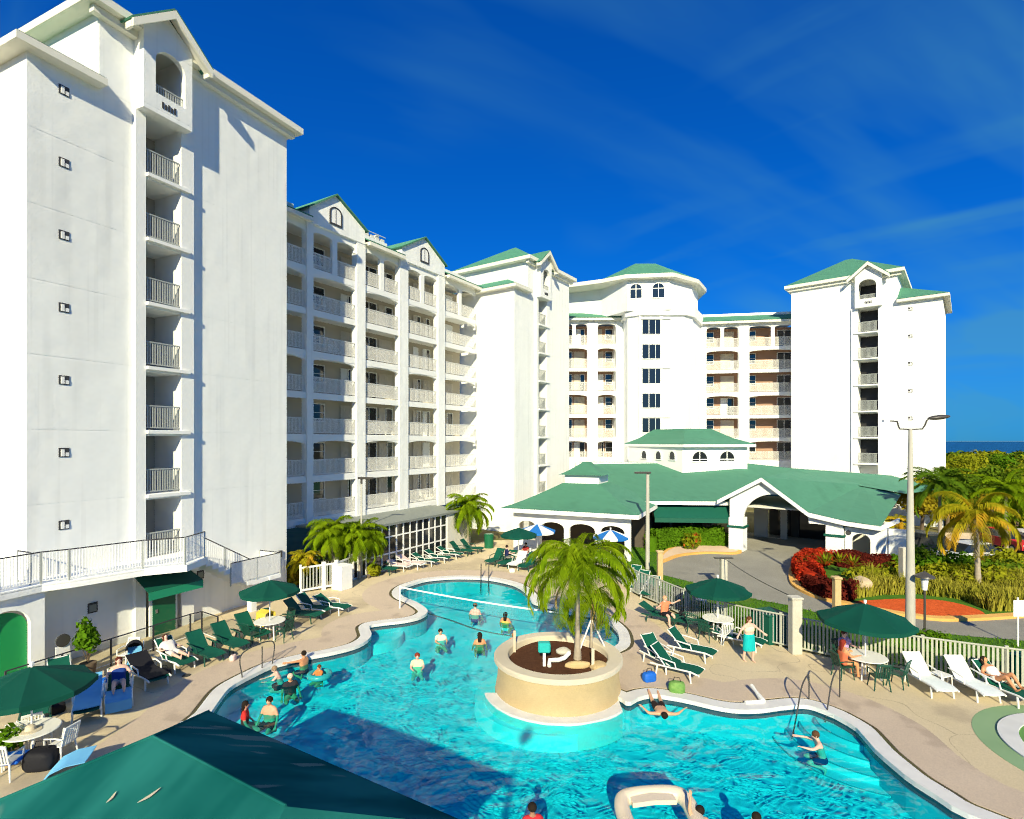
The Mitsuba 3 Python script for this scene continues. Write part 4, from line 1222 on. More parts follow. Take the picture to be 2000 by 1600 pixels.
rock('garden_rock', 'pale rock in the mulch at the foot of the island palm', (*gp(1100, 1272, 1.), 1.0), np.array([.26, .2, .13]), 'm_concrete', 1)
rock('garden_rock', 'tan rock against the right inside wall of the planter', (*gp(1172, 1300, 1.), .95), np.array([.3, .34, .16]), 'm_wood', 2)
rock('garden_rock', 'long tan rock in the middle of the planter mulch', (*gp(1128, 1296, 1.), .95), np.array([.42, .12, .13]), 'm_wood', 3)

# ---------------------------------------------------------------- loungers, tables, chairs, parasols
pr('m_resin', (.74, .74, .70), .45, .45)
pr('m_sling', mottled((.004, .075, .048), (.007, .10, .065), 3.0), .75, .15)
pr('m_slingwhite', mottled((.68, .74, .72), (.74, .79, .77), 3.0), .8, .15)
pr('m_greenframe', (.006, .06, .04), .4, .5)
pr('m_parasol', mottled((.003, .058, .040), (.005, .075, .052), 1.6), .8, .12)
pr('m_towelblue', mottled((.12, .36, .62), (.16, .44, .70), 4.0), .95, .05)
pr('m_towelwhite', mottled((.72, .70, .66), (.78, .76, .72), 4.0), .95, .05)
pr('m_towelpink', mottled((.72, .52, .46), (.78, .60, .54), 4.0), .95, .05)
pr('m_towelyellow', mottled((.62, .45, .05), (.70, .55, .10), 4.0), .95, .05)
pr('m_black', (.014, .014, .018), .7, .2)
pr('m_bagblue', (.01, .12, .55), .6, .3)
pr('m_baggreen', mottled((.03, .18, .02), (.25, .4, .12), 9.0), .8, .2)
pr('m_teal', (.02, .42, .40), .5, .3)
pr('m_bluefabric', (.02, .16, .50), .8, .15)


def sheet_path(path, w, th=.02, sag=.0):
    """A strip of fabric following a side-view path (x, z), w wide."""
    p = np.array(path, float); n = len(p)
    ys = np.linspace(-w / 2, w / 2, 5)
    up = np.array([[x, y, z - sag * (1 - (2 * y / w) ** 2)] for x, z in p for y in ys])
    lo = up - [0, 0, th]
    f = []
    for i in range(n - 1):
        for j in range(4):
            a = i * 5 + j; f.append([a, a + 5, a + 6, a + 1]); b = a + n * 5; f.append([b, b + 1, b + 6, b + 5])
    for i in range(n - 1):
        for j, flip in ((0, 0), (4, 1)):
            a, b = i * 5 + j, (i + 1) * 5 + j
            q = [a, a + n * 5, b + n * 5, b]; f.append(q[::-1] if flip else q)
    for i, flip in ((0, 1), (n - 1, 0)):
        for j in range(4):
            a = i * 5 + j; q = [a, a + n * 5, a + 1 + n * 5, a + 1]; f.append(q[::-1] if flip else q)
    return np.vstack([up, lo]), np.array(f)


def lounger(back, frame_mat, sling_mat, arms=True):
    """x: 0 at the foot, 1.95 at the head; back: rise of the head in metres."""
    P_ = Proto(); hz = .36; L0 = 1.18; bl = .78
    bx = math.sqrt(bl * bl - back * back)
    side = [(0, hz - .03), (.25, hz + .02), (.7, hz), (L0, hz - .02)]
    bk = [(L0, hz - .02), (L0 + bx * .5, hz + back * .52), (L0 + bx, hz + back)]
    for s_ in (-1, 1):
        m = MB(); m.tube([(x, s_ * .33, z) for x, z in side] + [(L0 + .55, s_ * .33, hz - .03)], .03, 7); P_.part('side_rail', m, frame_mat, 40)
        for x in (.28, 1.45):
            m = MB(); m.tube([(x, s_ * .33, hz - .02), (x - .05 + .1 * (x > 1), s_ * .35, 0)], [.035, .026], 7); P_.part('leg', m, frame_mat, 40)
        if arms:
            m = MB(); m.tube([(.75, s_ * .35, hz), (.8, s_ * .36, hz + .2), (1.2, s_ * .37, hz + .24), (L0 + .25, s_ * .36, hz + min(back * .5, .25))], .025, 7); P_.part('armrest', m, frame_mat, 40)
    m = MB(); m.tube([(x, -.29, z) for x, z in bk], .024, 7); m.tube([(x, .29, z) for x, z in bk], .024, 7); m.tube([(bk[-1][0], -.29, bk[-1][1]), (bk[-1][0], .29, bk[-1][1])], .024, 7)
    P_.part('back_frame', m, frame_mat, 40)
    m = MB(); m.add(*sheet_path([(x, z + .025) for x, z in [(.02, hz - .03)] + side[1:]], .60, .022, .03)); P_.part('seat_sling', m, sling_mat, 40)
    m = MB(); m.add(*sheet_path([(x, z + .035) for x, z in bk], .56, .022, .02)); P_.part('back_sling', m, sling_mat, 40)
    return P_


LNG = {(a, b): lounger(h, fm, sm) for a, h in (('up', .56), ('mid', .38), ('flat', .06)) for b, fm, sm in (('g', 'm_greenframe', 'm_sling'), ('w', 'm_resin', 'm_sling'), ('ww', 'm_resin', 'm_slingwhite'))}


def put_lounger(px, py, head, kind, label, group=None):
    """px, py: the photo position of the middle of the lounger on the deck; head: direction of its head end in degrees."""
    c = gp(px, py)
    return LNG[kind].place('sun_lounger', label, 'sun lounger', tr(*c) @ rz(head) @ tr(-.95), group), c


def towel(name, label, M, path, w, mat, cat='towel'):
    return solo(name, MB(M).add(*sheet_path(path, w, .02, .01)), mat, label, cat, smooth=30)


wallang = math.degrees(math.atan2(.906, .42))
tow = wallang + 90          # from the pool towards the tower wall
# row under the terrace
G1 = 'loungers in the row below the terrace'
put_lounger(398, 1288, tow - 8, ('up', 'g'), 'green lounger third from the left umbrella, below the terrace')
put_lounger(446, 1268, tow - 8, ('up', 'g'), 'green lounger below the terrace, second from the left of the left-hand table')
put_lounger(490, 1247, tow - 10, ('up', 'g'), 'green lounger below the terrace, nearest the left-hand table')
lp_, lpc = put_lounger(340, 1302, tow - 6, ('up', 'w'), 'white-framed lounger under the sunbather in white below the terrace')
lq_, lqc = put_lounger(288, 1332, tow - 10, ('mid', 'w'), 'white-framed lounger under the dark towel beside the pushchair')
lr_, lrc = put_lounger(232, 1368, tow - 30, ('mid', 'w'), 'white-framed lounger with a blue towel hanging over its foot end')
ls_, lsc = put_lounger(172, 1388, tow - 30, ('mid', 'w'), 'white-framed lounger with a blue towel near the left umbrella')
for c, hd, nm, mt, lab in ((lrc, tow - 30, 0, 'm_towelblue', 'light blue towel hanging over the foot of a lounger'), (lsc, tow - 30, 1, 'm_towelblue', 'light blue towel spread on the lounger near the left umbrella'), (lqc, tow - 10, 2, 'm_black', 'dark towel on the lounger beside the pushchair')):
    M = tr(*c) @ rz(hd) @ tr(-.95)
    path = [(-.08, .08), (-.05, .36), (.02, .39), (.35, .43), (.8, .42)] if nm == 0 else [(.1, .42), (.6, .42), (1.15, .42), (1.5, .62), (1.85, .82)]
    towel('beach_towel', lab, M, path, .66, mt)
# beyond the left-hand table, by the gate
put_lounger(612, 1200, 160, ('up', 'w'), 'white-framed green lounger just right of the left-hand table')
put_lounger(648, 1196, 158, ('mid', 'w'), 'white-framed green lounger nearest the garden gate')
put_lounger(590, 1212, 165, ('up', 'g'), 'green lounger tucked behind the left-hand table')
# row in front of the window wall
gdir = math.degrees(math.atan2(.5, -.86)) + 8
row = [((748, 1120), 'mid', 'g', 'dark lounger at the near end of the window wall row', None), ((776, 1114), 'mid', 'ww', 'pale lounger with pink towel, second in the window wall row', 'm_towelpink'), ((803, 1110), 'mid', 'ww', 'pale lounger with pink towel, third in the window wall row', 'm_towelpink'),
       ((830, 1104), 'mid', 'w', 'fourth lounger in the window wall row, white frame and green sling', None), ((855, 1097), 'mid', 'w', 'fifth lounger in the window wall row, white frame and green sling', None), ((878, 1090), 'mid', 'w', 'sixth lounger in the window wall row, white frame and green sling', None),
       ((900, 1084), 'up', 'g', 'raised green lounger, second from the far end of the window wall row', None), ((920, 1079), 'up', 'g', 'raised green lounger at the far end of the window wall row', None)]
for (p, b, k, lab, tw) in row:
    key, c = put_lounger(*p, gdir, (b, k), lab)
    if tw:
        towel('beach_towel', 'pale pink towel on the %s lounger by the window wall' % ('second' if p[0] < 790 else 'third'), tr(*c) @ rz(gdir) @ tr(-.95), [(.1, .42), (.6, .42), (1.15, .42), (1.5, .62), (1.9, .82)], .6, tw)
# group in front of the pavilion
for i, (p, k) in enumerate((((968, 1102), 'g'), ((992, 1106), 'g'), ((1012, 1108), 'ww'), ((1032, 1112), 'g'))):
    put_lounger(*p, 62, ('up', k), ['leftmost green lounger of the four facing the far end of the pool', 'second green lounger of the four facing the far end of the pool', 'white lounger among the four facing the far end of the pool', 'rightmost green lounger of the four, half hidden by the island palm'][i])
# right of the planter
put_lounger(1348, 1282, 140, ('up', 'w'), 'white-framed lounger with raised green back, right of the planter')
put_lounger(1318, 1318, 140, ('up', 'w'), 'white-framed lounger nearest the pool edge, right of the planter')
put_lounger(1290, 1300, 115, ('up', 'w'), 'white-framed lounger nearest the planter, over the blue bag')
put_lounger(1445, 1262, 140, ('flat', 'w'), 'flat green lounger left of the standing woman')
put_lounger(1345, 1228, 150, ('flat', 'g'), 'flat dark green lounger beside the right-hand table')
put_lounger(1290, 1215, 145, ('mid', 'g'), 'dark green lounger behind the person in orange')
for i, p in enumerate(((1272, 1165), (1252, 1152), (1236, 1140))):
    put_lounger(*p, 60, ('up', 'w'), ['nearest of three raised loungers along the fence behind the island palm', 'middle of three raised loungers along the fence behind the island palm', 'farthest of three raised loungers along the fence behind the island palm'][i])
# along the right fence
fa_ = math.degrees(math.atan2(3.85 - 2.0, -3.1))
put_lounger(1810, 1345, 88, ('up', 'ww'), 'white sling lounger by the right fence, left of the small side table')
put_lounger(1896, 1353, 88, ('up', 'ww'), 'white sling lounger by the right fence, right of the small side table')
sbk, sbc = put_lounger(1960, 1362, 100, ('up', 'w'), 'lounger under the woman sunbathing at the right edge')


def table(px, py, r, label, legs=True):
    """px, py: middle of the table top in the photo."""
    c = gp(px, py, .72); k = thing('round_table', label, 'table'); B = tr(*c)
    m = MB(B); m.lathe([(1e-3, .69), (r, .69), (r + .02, .705), (r, .725), (1e-3, .73)], 32); part(k, 'tabletop', m, 'm_resin', 30)
    for i in range(4):
        a = math.pi / 4 + i * math.pi / 2; x, y = math.cos(a), math.sin(a)
        part(k, 'leg', MB(B).tube([(x * r * .6, y * r * .6, .69), (x * r * .72, y * r * .72, 0)], .03, 7), 'm_resin', 40)
    return c


def chair_proto(mat):
    P_ = Proto()
    m = MB(); m.box(-.23, .23, -.22, .22, .41, .44, None, .012); P_.part('seat', m, mat)
    m = MB()
    M2 = tr(0, .22, .44) @ rx(-14)
    m.box(-.22, -.18, -.015, .015, 0, .46, M2); m.box(.18, .22, -.015, .015, 0, .46, M2); m.box(-.22, .22, -.02, .02, .42, .50, M2, .01)
    for i in range(5):
        m.box(-.15 + i * .068, -.118 + i * .068, -.01, .01, 0, .42, M2)
    P_.part('backrest', m, mat)
    for sx in (-1, 1):
        for sy in (-1, 1):
            P_.part('leg', MB().tube([(sx * .2, sy * .19, .41), (sx * .25, sy * .25, 0)], [.024, .018], 6), mat, 40)
        m = MB(); m.tube([(sx * .25, -.22, .43), (sx * .27, -.2, .63), (sx * .27, .1, .66), (sx * .23, .27, .62)], .022, 6); P_.part('armrest', m, mat, 40)
    return P_


CHG, CHW = chair_proto('m_greenframe'), chair_proto('m_resin')


def chair(c, dx, dy, P_, label, group=None):
    """A chair at offset dx, dy from the table, facing it."""
    return P_.place('patio_chair', label, 'chair', tr(c[0] + dx, c[1] + dy) @ rz(math.degrees(math.atan2(dy, dx)) - 90), group)


def parasol(c, R, ztop, label, mat='m_parasol', mats=None, n=8, drop=None, base=0.0, a0=.2):
    k = thing('parasol', label, 'parasol'); B = tr(*c)
    ze = ztop - (drop or R * .36)
    part(k, 'pole', MB(B).cyl(.024, base, ztop + .08, 10), 'm_rail', 40)
    m = MB(B); m.cyl(.05, ztop + .03, ztop + .12, 8); part(k, 'finial', m, 'm_rail')
    for i in range(n):
        a, b = a0 + 2 * math.pi * i / n, a0 + 2 * math.pi * (i + 1) / n
        S, Tn = 4, 4
        def vv(s, t):
            ang = a + (b - a) * t; chord = math.cos(math.pi / n) / math.cos((t - .5) * 2 * math.pi / n)
            r = R * s * (chord ** 1.0); z = ztop - (ztop - ze) * (s ** 1.08) - .05 * s * math.sin(math.pi * t)
            return (r * math.cos(ang), r * math.sin(ang), z)
        v = [vv(.03 + .97 * i_ / S, j / Tn) for i_ in range(S + 1) for j in range(Tn + 1)]
        f = [[i_ * 5 + j, (i_ + 1) * 5 + j, (i_ + 1) * 5 + j + 1, i_ * 5 + j + 1] for i_ in range(S) for j in range(Tn)]
        o = len(v); v += [(*vv(1, j / Tn)[:2], vv(1, j / Tn)[2] - .13) for j in range(Tn + 1)]
        f += [[S * 5 + j, o + j, o + j + 1, S * 5 + j + 1] for j in range(Tn)]
        m = MB(B); m.add(v, f); part(k, 'panel', m, mats[i % len(mats)] if mats else mat, 35)
        part(k, 'rib', MB(B).tube([(.03 * math.cos(a), .03 * math.sin(a), ztop - .03), (R * .98 * math.cos(a), R * .98 * math.sin(a), ze - .02)], .009, 5), 'm_rail')
    return k


c = table(527, 1212, .6, 'white round table under the left green parasol by the tower')
parasol(c, 1.2, 2.42, 'green parasol by the tower wall, over the left-hand table')
for dx, dy, P_, lab in ((.75, -.35, CHG, 'green chair on the pool side of the left-hand table'), (-.4, -.75, CHG, 'green chair at the near side of the left-hand table'), (.35, .8, CHG, 'green chair on the far side of the left-hand table')):
    chair(c, dx, dy, P_, lab)
towel('beach_towel', 'yellow towel hung over a chair back behind the left-hand table', tr(c[0] - .5, c[1] + .75) @ rz(60), [(-.3, .35), (-.25, .85), (0, .95), (.25, .85), (.3, .5)], .6, 'm_towelyellow')
chair(c, -.5, .75, CHG, 'green chair under the yellow towel')
c = table(62, 1424, .6, 'white round table under the front left parasol')
parasol(c, 1.4, 2.35, 'nearest green parasol, cut by the left edge of the view', a0=.55)
for dx, dy, P_, lab in ((.85, -.1, CHW, 'white chair right of the front left table'), (-.5, -.65, CHW, 'white chair at the near left of the front left table'), (.15, -.9, CHW, 'white chair in front of the front left table')):
    chair(c, dx, dy, P_, lab)
solo('sun_hat', MB(tr(c[0] + .05, c[1] - .1, .73)).lathe([(1e-3, .0), (.24, .0), (.24, .015), (.12, .03), (.1, .12), (.05, .15), (1e-3, .15)], 24), 'm_planterrim', 'cream sun hat lying on the front left table', 'hat', smooth=30)
c = table(1402, 1207, .62, 'white round table under the green parasol right of the planter')
parasol(c, 1.34, 2.42, 'green parasol between the island palm and the square bin', a0=.3)
TR1 = c
for dx, dy, P_, lab in ((-.05, -.95, CHW, 'white chair in front of the table right of the planter'), (-.95, .3, CHG, 'green chair left of the table right of the planter'), (-.7, -.65, CHG, 'green chair at the near left of the table right of the planter'), (.35, .9, CHW, 'white chair behind the table right of the planter')):
    chair(c, dx, dy, P_, lab)
c = table(1690, 1281, .66, 'white round table under the right-hand parasol')
TR2 = c
parasol(c, 1.52, 2.55, 'large green parasol over the two seated guests by the right fence', a0=.1)
for dx, dy, P_, lab in ((-.85, -.1, CHG, 'green chair under the seated guest in orange'), (-.25, .85, CHG, 'green chair under the seated guest in purple'), (.6, -.75, CHG, 'empty green chair at the near side of the right-hand table'), (-.15, -.95, CHG, 'empty green chair facing the right-hand table from the pool')):
    chair(c, dx, dy, P_, lab)
k = thing('side_table', 'small white side table between the two white loungers', 'table'); B = tr(*gp(1838, 1341)) @ rz(20)
part(k, 'tabletop', MB(B).box(-.24, .24, -.24, .24, .40, .43, None, .01), 'm_resin')
for sx in (-1, 1):
    for sy in (-1, 1):
        part(k, 'leg', MB(B).tube([(sx * .2, sy * .2, .4), (sx * .22, sy * .22, 0)], .02, 6), 'm_resin')
c = np.array([.45, 37.0]); parasol(c, 1.25, 2.45, 'green parasol left of the blue and white one, before the pavilion')
k = thing('round_table', 'white table under the green parasol before the pavilion', 'table')
def far_table(c, k):
    B = tr(*c); m = MB(B); m.lathe([(1e-3, .69), (.55, .69), (.55, .73), (1e-3, .73)], 20); part(k, 'tabletop', m, 'm_resin')
    for i in range(4):
        a = math.pi / 4 + i * math.pi / 2; part(k, 'leg', MB(B).tube([(.35 * math.cos(a), .35 * math.sin(a), .69), (.42 * math.cos(a), .42 * math.sin(a), 0)], .03, 6), 'm_resin')
far_table(c, k); TB1 = c
chair(c, -.8, -.2, CHG, 'green chair left of the table before the pavilion'); chair(c, .5, .75, CHW, 'white chair behind the table before the pavilion')
c = np.array([1.75, 38.4]); parasol(c, 1.3, 2.5, 'blue and white parasol behind the green one, before the pavilion', mats=['m_towelwhite', 'm_bluefabric'])
k = thing('round_table', 'white table under the left blue and white parasol', 'table'); far_table(c, k)
c = np.array([6.4, 35.9]); parasol(c, 1.2, 2.5, 'blue and white parasol right of the island palm, before the pavilion', mats=['m_bluefabric', 'm_towelwhite'])
k = thing('round_table', 'white table under the right blue and white parasol', 'table'); far_table(c, k)
for i, (dx, dy) in enumerate(((-.8, -.2), (.3, -.85), (.8, .3))):
    chair(c, dx, dy, CHW, ['white chair left of the table under the right blue and white parasol', 'white chair in front of the table under the right blue and white parasol', 'white chair right of the table under the right blue and white parasol'][i])

# bags, pushchair, floats
def bag(base, w, d, h, label, mat, rot=0, name='beach_bag'):
    k = thing(name, label, 'bag'); B = tr(*base) @ rz(rot)
    b = trimesh.creation.icosphere(3, 1); v = b.vertices.copy()
    v = np.sign(v) * np.abs(v) ** .6; v[:, 2] = np.maximum(v[:, 2], -.8); v *= 1 + .12 * (meshkit.noise(v * 3 + w * 30, 4) - .5)[:, None]
    part(k, 'body', MB(B @ tr(0, 0, h * .44)).add(v * [w, d, h * .55], b.faces), mat, 40)
    part(k, 'strap', MB(B).tube([(-w * .5, 0, h * .9), (-w * .3, 0, h * 1.35), (w * .3, 0, h * 1.35), (w * .5, 0, h * .9)], .012, 6), 'm_black')
    return k


bag(gp(1268, 1330), .24, .15, .32, 'bright blue bag on the deck right of the planter', 'm_bagblue', 20)
bag(gp(1322, 1352), .26, .17, .36, 'green leafy-patterned bag on the pool edge', 'm_baggreen', -15)
bag(gp(80, 1500), .35, .25, .5, 'large black bag beside the front left table', 'm_black', 10)
bag(gp(150, 1350), .2, .2, .3, 'dark bag on the deck behind the blue towels', 'm_black', 40)
solo('folded_towel', MB(tr(*gp(15, 1512)) @ rz(15)).box(-.45, .35, -.3, .3, .34, .42, None, .03), 'm_bagblue', 'bright blue folded towel at the lower left edge', 'towel')
towel('beach_towel', 'light blue patterned towel laid by the canopy edge', tr(*gp(130, 1515)) @ rz(20), [(-.45, .02), (-.2, .3), (.1, .42), (.5, .45)], .8, 'm_towelblue')
def pushchair(B, label, fab):
    k = thing('pushchair', label, 'pushchair')
    hd = trimesh.creation.icosphere(3, .34); v = hd.vertices[:]; hf = hd.faces
    keep = (hd.triangles_center[:, 2] > -.05) & (hd.triangles_center[:, 0] < .16)
    part(k, 'hood', MB(B @ tr(-.1, 0, .85) @ sc(1, .8, 1)).add(v, hf[keep]), 'm_black', 40)
    part(k, 'seat', MB(B).add(*sheet_path([(.45, .35), (.2, .42), (-.05, .45), (-.3, .9)], .42, .05)), fab, 40)
    for s_ in (-1, 1):
        part(k, 'frame', MB(B).tube([(.45, s_ * .25, .08), (.0, s_ * .25, .5), (-.5, s_ * .25, 1.02)], .015, 6), 'm_rail'); part(k, 'frame', MB(B).tube([(-.35, s_ * .25, .1), (.0, s_ * .25, .5)], .015, 6), 'm_rail')
        for x in (.45, -.35):
            part(k, 'wheel', MB(B @ tr(x, s_ * .27, .1) @ rx(90)).cyl(.1, -.02, .02, 14), 'm_black')


pushchair(tr(*gp(262, 1318)) @ rz(-60), 'black hooded pushchair behind the sunbathers under the terrace', 'm_towelblue')
pushchair(tr(*gp(1322, 1192)) @ rz(-120), 'black hooded pushchair by the fence, left of the parasol right of the planter', 'm_black')
k = thing('plastic_elbow', 'white plastic pipe piece lying on the pool edge left of the entry rails', 'pipe')
a, b, d_ = gp(1468, 1352), gp(1490, 1374), gp(1455, 1376)
part(k, 'tube', MB().tube([(*a, .22), (*(a * .6 + b * .4), .16), (*b, .07)], [.06, .05, .09], 8), 'm_resin', 40); part(k, 'base', MB().tube([(*d_, .06), (*b, .06)], .055, 8), 'm_resin', 40)
k = thing('floor_drain', 'small dark flat lid on the deck near the green loungers', 'lid')
part(k, 'plate', MB(tr(*gp(364, 1320))).cyl(.14, .001, .02, 16), 'm_darkmetal')
k = thing('inflatable_lounge', 'cream inflatable float with open seat in the pool at the bottom edge', 'float')
B = tr(3.18, 11.95, -.02) @ rz(6)
ring = spline([(-.75, -.5), (-.72, .35), (-.45, .62), (.5, .62), (.78, .35), (.72, -.5)], .08)
part(k, 'tube', MB(B).tube([(x, y, .12 + .12 * max(0, y)) for x, y in ring], .17, 14), 'm_float', True)
part(k, 'backrest', MB(B).add(*sheet_path([(-.5, .12), (0, .15), (.5, .12)], .35, .1, 0), tr(0, .42, .16)), 'm_float', 40)

# more clutter under the terrace and at the left edge
for i, (px, py, w, h, mt, lab) in enumerate(((322, 1322, .2, .3, 'm_black', 'dark bag beside the lounger with the dark towel'), (205, 1340, .22, .28, 'm_bagblue', 'navy-blue bag between the two blue towels'), (112, 1392, .2, .3, 'm_black', 'dark bag under the front left parasol'), (455, 1290, .14, .22, 'm_towelpink', 'pink bag at the foot of the green loungers'), (560, 1232, .18, .25, 'm_black', 'dark bag under the left-hand table'), (1335, 1205, .2, .3, 'm_black', 'dark bag by the fence left of the right-hand table'), (1000, 1118, .18, .25, 'm_towelwhite', 'white bag in front of the four far loungers'))):
    bag(gp(px, py), w, w * .7, h, lab, mt, 30 * i)
put_lounger(120, 1352, tow - 20, ('up', 'w'), 'white-framed lounger behind the front left parasol')
put_lounger(75, 1395, tow - 30, ('mid', 'g'), 'dark green lounger under the front left parasol')
chair(gp(250, 1300), 0, 0.01, CHW, 'white chair behind the pushchair under the terrace')
chair(gp(1352, 1196), 0, 0.01, CHG, 'green chair by the fence beside the black pushchair')
chair(gp(1368, 1188), .01, 0, CHW, 'white chair by the fence behind the black pushchair')
for i, (t_, kf) in enumerate(((11.9, 0), (6.6, 2), (2.6, 4))):
    q = LW @ [t_, .9, 0, 1]
    CHW.place('balcony_chair', 'white chair on the %s gallery of the left balcony wing' % ['lowest', 'third', 'fifth'][i], 'chair', tr(q[0], q[1], FL[kf]) @ rz(60))
for i, (px, py) in enumerate(((60, 1452), (30, 1470))):
    chair(gp(px, py), .01, -.01, CHW, ['white chair nearest the canopy at the front left table', 'white chair at the left edge by the leafy plant'][i])

# ---------------------------------------------------------------- people
def skin(a):
    k = 'm_skin_' + '_'.join(str(int(c * 100)) for c in a)
    if k not in scene:
        pr(k, tuple(a), .5, .3)
    return k


def cloth(a):
    k = 'm_cloth_' + '_'.join(str(int(c * 100)) for c in a)
    if k not in scene:
        pr(k, tuple(a), .85, .1)
    return k


def sph(p, r, n=14):
    return m3.Manifold.sphere(r, n).translate([float(q) for q in p])


def bone(a, b, ra, rb):
    return m3.Manifold.batch_hull([sph(a, ra), sph(b, rb)])


def nrm(v):
    v = np.array(v, float)
    return v / np.linalg.norm(v)


PS = {'stand': {}, }


def person(label, pos, facing, skin_c=(.62, .36, .24), hair_c=(.02, .014, .01), hair='short', H=1.64, z=0.0, spine=(0, 0, 1), look=None, uA=((-.25, .0, -1), (.25, .0, -1)), lA=((-.1, .35, -1), (.1, .35, -1)),
           uL=((-.06, 0, -1), (.06, 0, -1)), lL=((-.02, -.05, -1), (.02, -.05, -1)), wear=(), hip=None, lift=None):
    """Local frame: x to the person's right, y where the person faces. z: level of what carries the feet, or of the hips with hip=."""
    S = H / 1.7
    s = nrm(spine); R = np.array([1., 0, 0]); Fw = np.cross(s, R) * 1.0
    P0 = np.array([0, 0, .93 if hip is None else 0.0])
    hips = [P0 + R * (.095 * d) for d in (-1, 1)]
    waist = [P0 + s * .16 + R * (.075 * d) for d in (-1, 1)]
    chest = [P0 + s * .34 + R * (.105 * d) + Fw * .01 for d in (-1, 1)]
    shl = [P0 + s * .47 + R * (.165 * d) for d in (-1, 1)]
    neck0 = P0 + s * .49; lk = nrm(look if look is not None else s * .98 + Fw * .02)
    neck1 = neck0 + nrm(s + lk) * .10; head = neck1 + lk * .10 + Fw * .02
    L, Rr = 0, 1
    thigh, shin, foot, ua, fa, hand = [], [], [], [], [], []
    for d in (L, Rr):
        k = hips[d] + nrm(uL[d]) * .43; a = k + nrm(lL[d]) * .42
        thigh.append(k); shin.append(a)
        e = shl[d] + nrm(uA[d]) * .28; w = e + nrm(lA[d]) * .25
        ua.append(e); fa.append(w)
    B = [m3.Manifold.batch_hull([sph(p, .108) for p in hips] + [sph(p, .098) for p in waist]), m3.Manifold.batch_hull([sph(p, .098) for p in waist] + [sph(p, .108) for p in chest]),
         m3.Manifold.batch_hull([sph(p, .108) for p in chest] + [sph(p, .058) for p in shl]), bone(neck0, neck1, .056, .05)]
    B.append(m3.Manifold.batch_hull([sph(head, .092), sph(head + Fw * .02 - lk * .02, .088), sph(head + Fw * .045 - lk * .085, .045)]))
    B.append(m3.Manifold.batch_hull([sph(head + Fw * .105 - lk * .035, .014), sph(head + Fw * .085 + lk * .01, .009), sph(head + Fw * .08 - lk * .03, .02)]))   # nose
    for d in (-1, 1):
        B.append(m3.Manifold.batch_hull([sph(head + R * d * .095 - lk * .01, .016), sph(head + R * d * .092 - lk * .04, .012)]))                                 # ears
    for d in (L, Rr):
        B += [bone(hips[d], thigh[d], .095, .062), bone(thigh[d], thigh[d] + nrm(lL[d]) * .14, .06, .058), bone(thigh[d] + nrm(lL[d]) * .12, shin[d], .058, .038)]
        t = nrm(lL[d]); f0 = Fw - t * (Fw @ t) if abs(Fw @ t) < .9 else s; f0 = nrm(f0)
        B.append(m3.Manifold.batch_hull([sph(shin[d] + t * .04 - f0 * .03, .036), sph(shin[d] + t * .055 + f0 * .10, .030), sph(shin[d] + t * .06 + f0 * .16, .02)]))
        B += [bone(shl[d], ua[d], .058, .042), bone(ua[d], fa[d], .042, .028)]
        # hand: palm and five fingers, slightly curled, thumb from the side
        h = nrm(lA[d]); side = np.cross(h, Fw); side = nrm(side) if np.linalg.norm(side) > .1 else R; pn = np.cross(side, h)
        B.append(m3.Manifold.batch_hull([sph(fa[d] + h * .01, .024), sph(fa[d] + h * .09 + side * .028, .015), sph(fa[d] + h * .09 - side * .028, .015)]))
        for q, ln in ((-.030, .060), (-.010, .072), (.010, .076), (.030, .068)):
            a = fa[d] + h * .088 + side * q; b_ = a + nrm(h + side * q * 3) * ln * .55; c_ = b_ + nrm(h + pn * .7) * ln * .5
            B += [bone(a, b_, .0105, .0095), bone(b_, c_, .0095, .008)]
        a = fa[d] + h * .035 + side * .024; b_ = a + nrm(h * .8 + side * .8) * .04
        B += [bone(a, b_, .013, .011), bone(b_, b_ + nrm(h + side * .15) * .03, .011, .009)]
    body = m3.Manifold.batch_boolean(B, m3.OpType.Add)
    me = body.refine_to_length(.045).to_mesh()
    tm = trimesh.Trimesh(me.vert_properties[:, :3], me.tri_verts, process=True)
    trimesh.smoothing.filter_taubin(tm, .5, -.53, 6)
    key = thing('person', label, 'person')
    M = tr(pos[0], pos[1], z if hip is None else z) @ rz(facing - 90) @ sc(S)
    if lift: M = M @ tr(0, 0, lift)
    part(key, 'body', MB(M).mesh(tm), skin(skin_c), True)
    # hair
    hs = [m3.Manifold.sphere(.103, 20).translate([float(x) for x in head - Fw * .012 + lk * .012])]
    cut = m3.Manifold.batch_hull([sph(head + Fw * .12 - lk * .06, .08), sph(head + Fw * .14 + lk * .02, .05), sph(head + Fw * .05 - lk * .14, .08)])
    if hair != 'none':
        hm = hs[0] - cut
        if hair == 'short':
            hm = hm - m3.Manifold.batch_hull([sph(head - lk * .14 + R * d * .1 + Fw * f, .05) for d in (-1, 1) for f in (-.15, .1)])
        if hair == 'long':
            hm = hm + m3.Manifold.batch_hull([sph(head - Fw * .05 + R * .045, .06), sph(head - Fw * .05 - R * .045, .06), sph(head - Fw * .085 - lk * .27 + R * .04, .035), sph(head - Fw * .085 - lk * .27 - R * .04, .035)])
        if hair == 'cap':
            hm = hm + m3.Manifold.batch_hull([sph(head + Fw * .09 + lk * .035 + R * d * .05, .02) for d in (-1, 1)] + [sph(head + Fw * .17 + lk * .02, .015)])
        q = hm.to_mesh()
        part(key, 'hair' if hair != 'cap' else 'cap', MB(M).add(q.vert_properties[:, :3], q.tri_verts), cloth(hair_c), 50)
    ey = MB(M)
    for d in (-1, 1):
        ey.mesh(trimesh.creation.icosphere(1, .011), tr(*(head + Fw * .083 + R * d * .034)))
    part(key, 'eyes', ey, 'm_black')
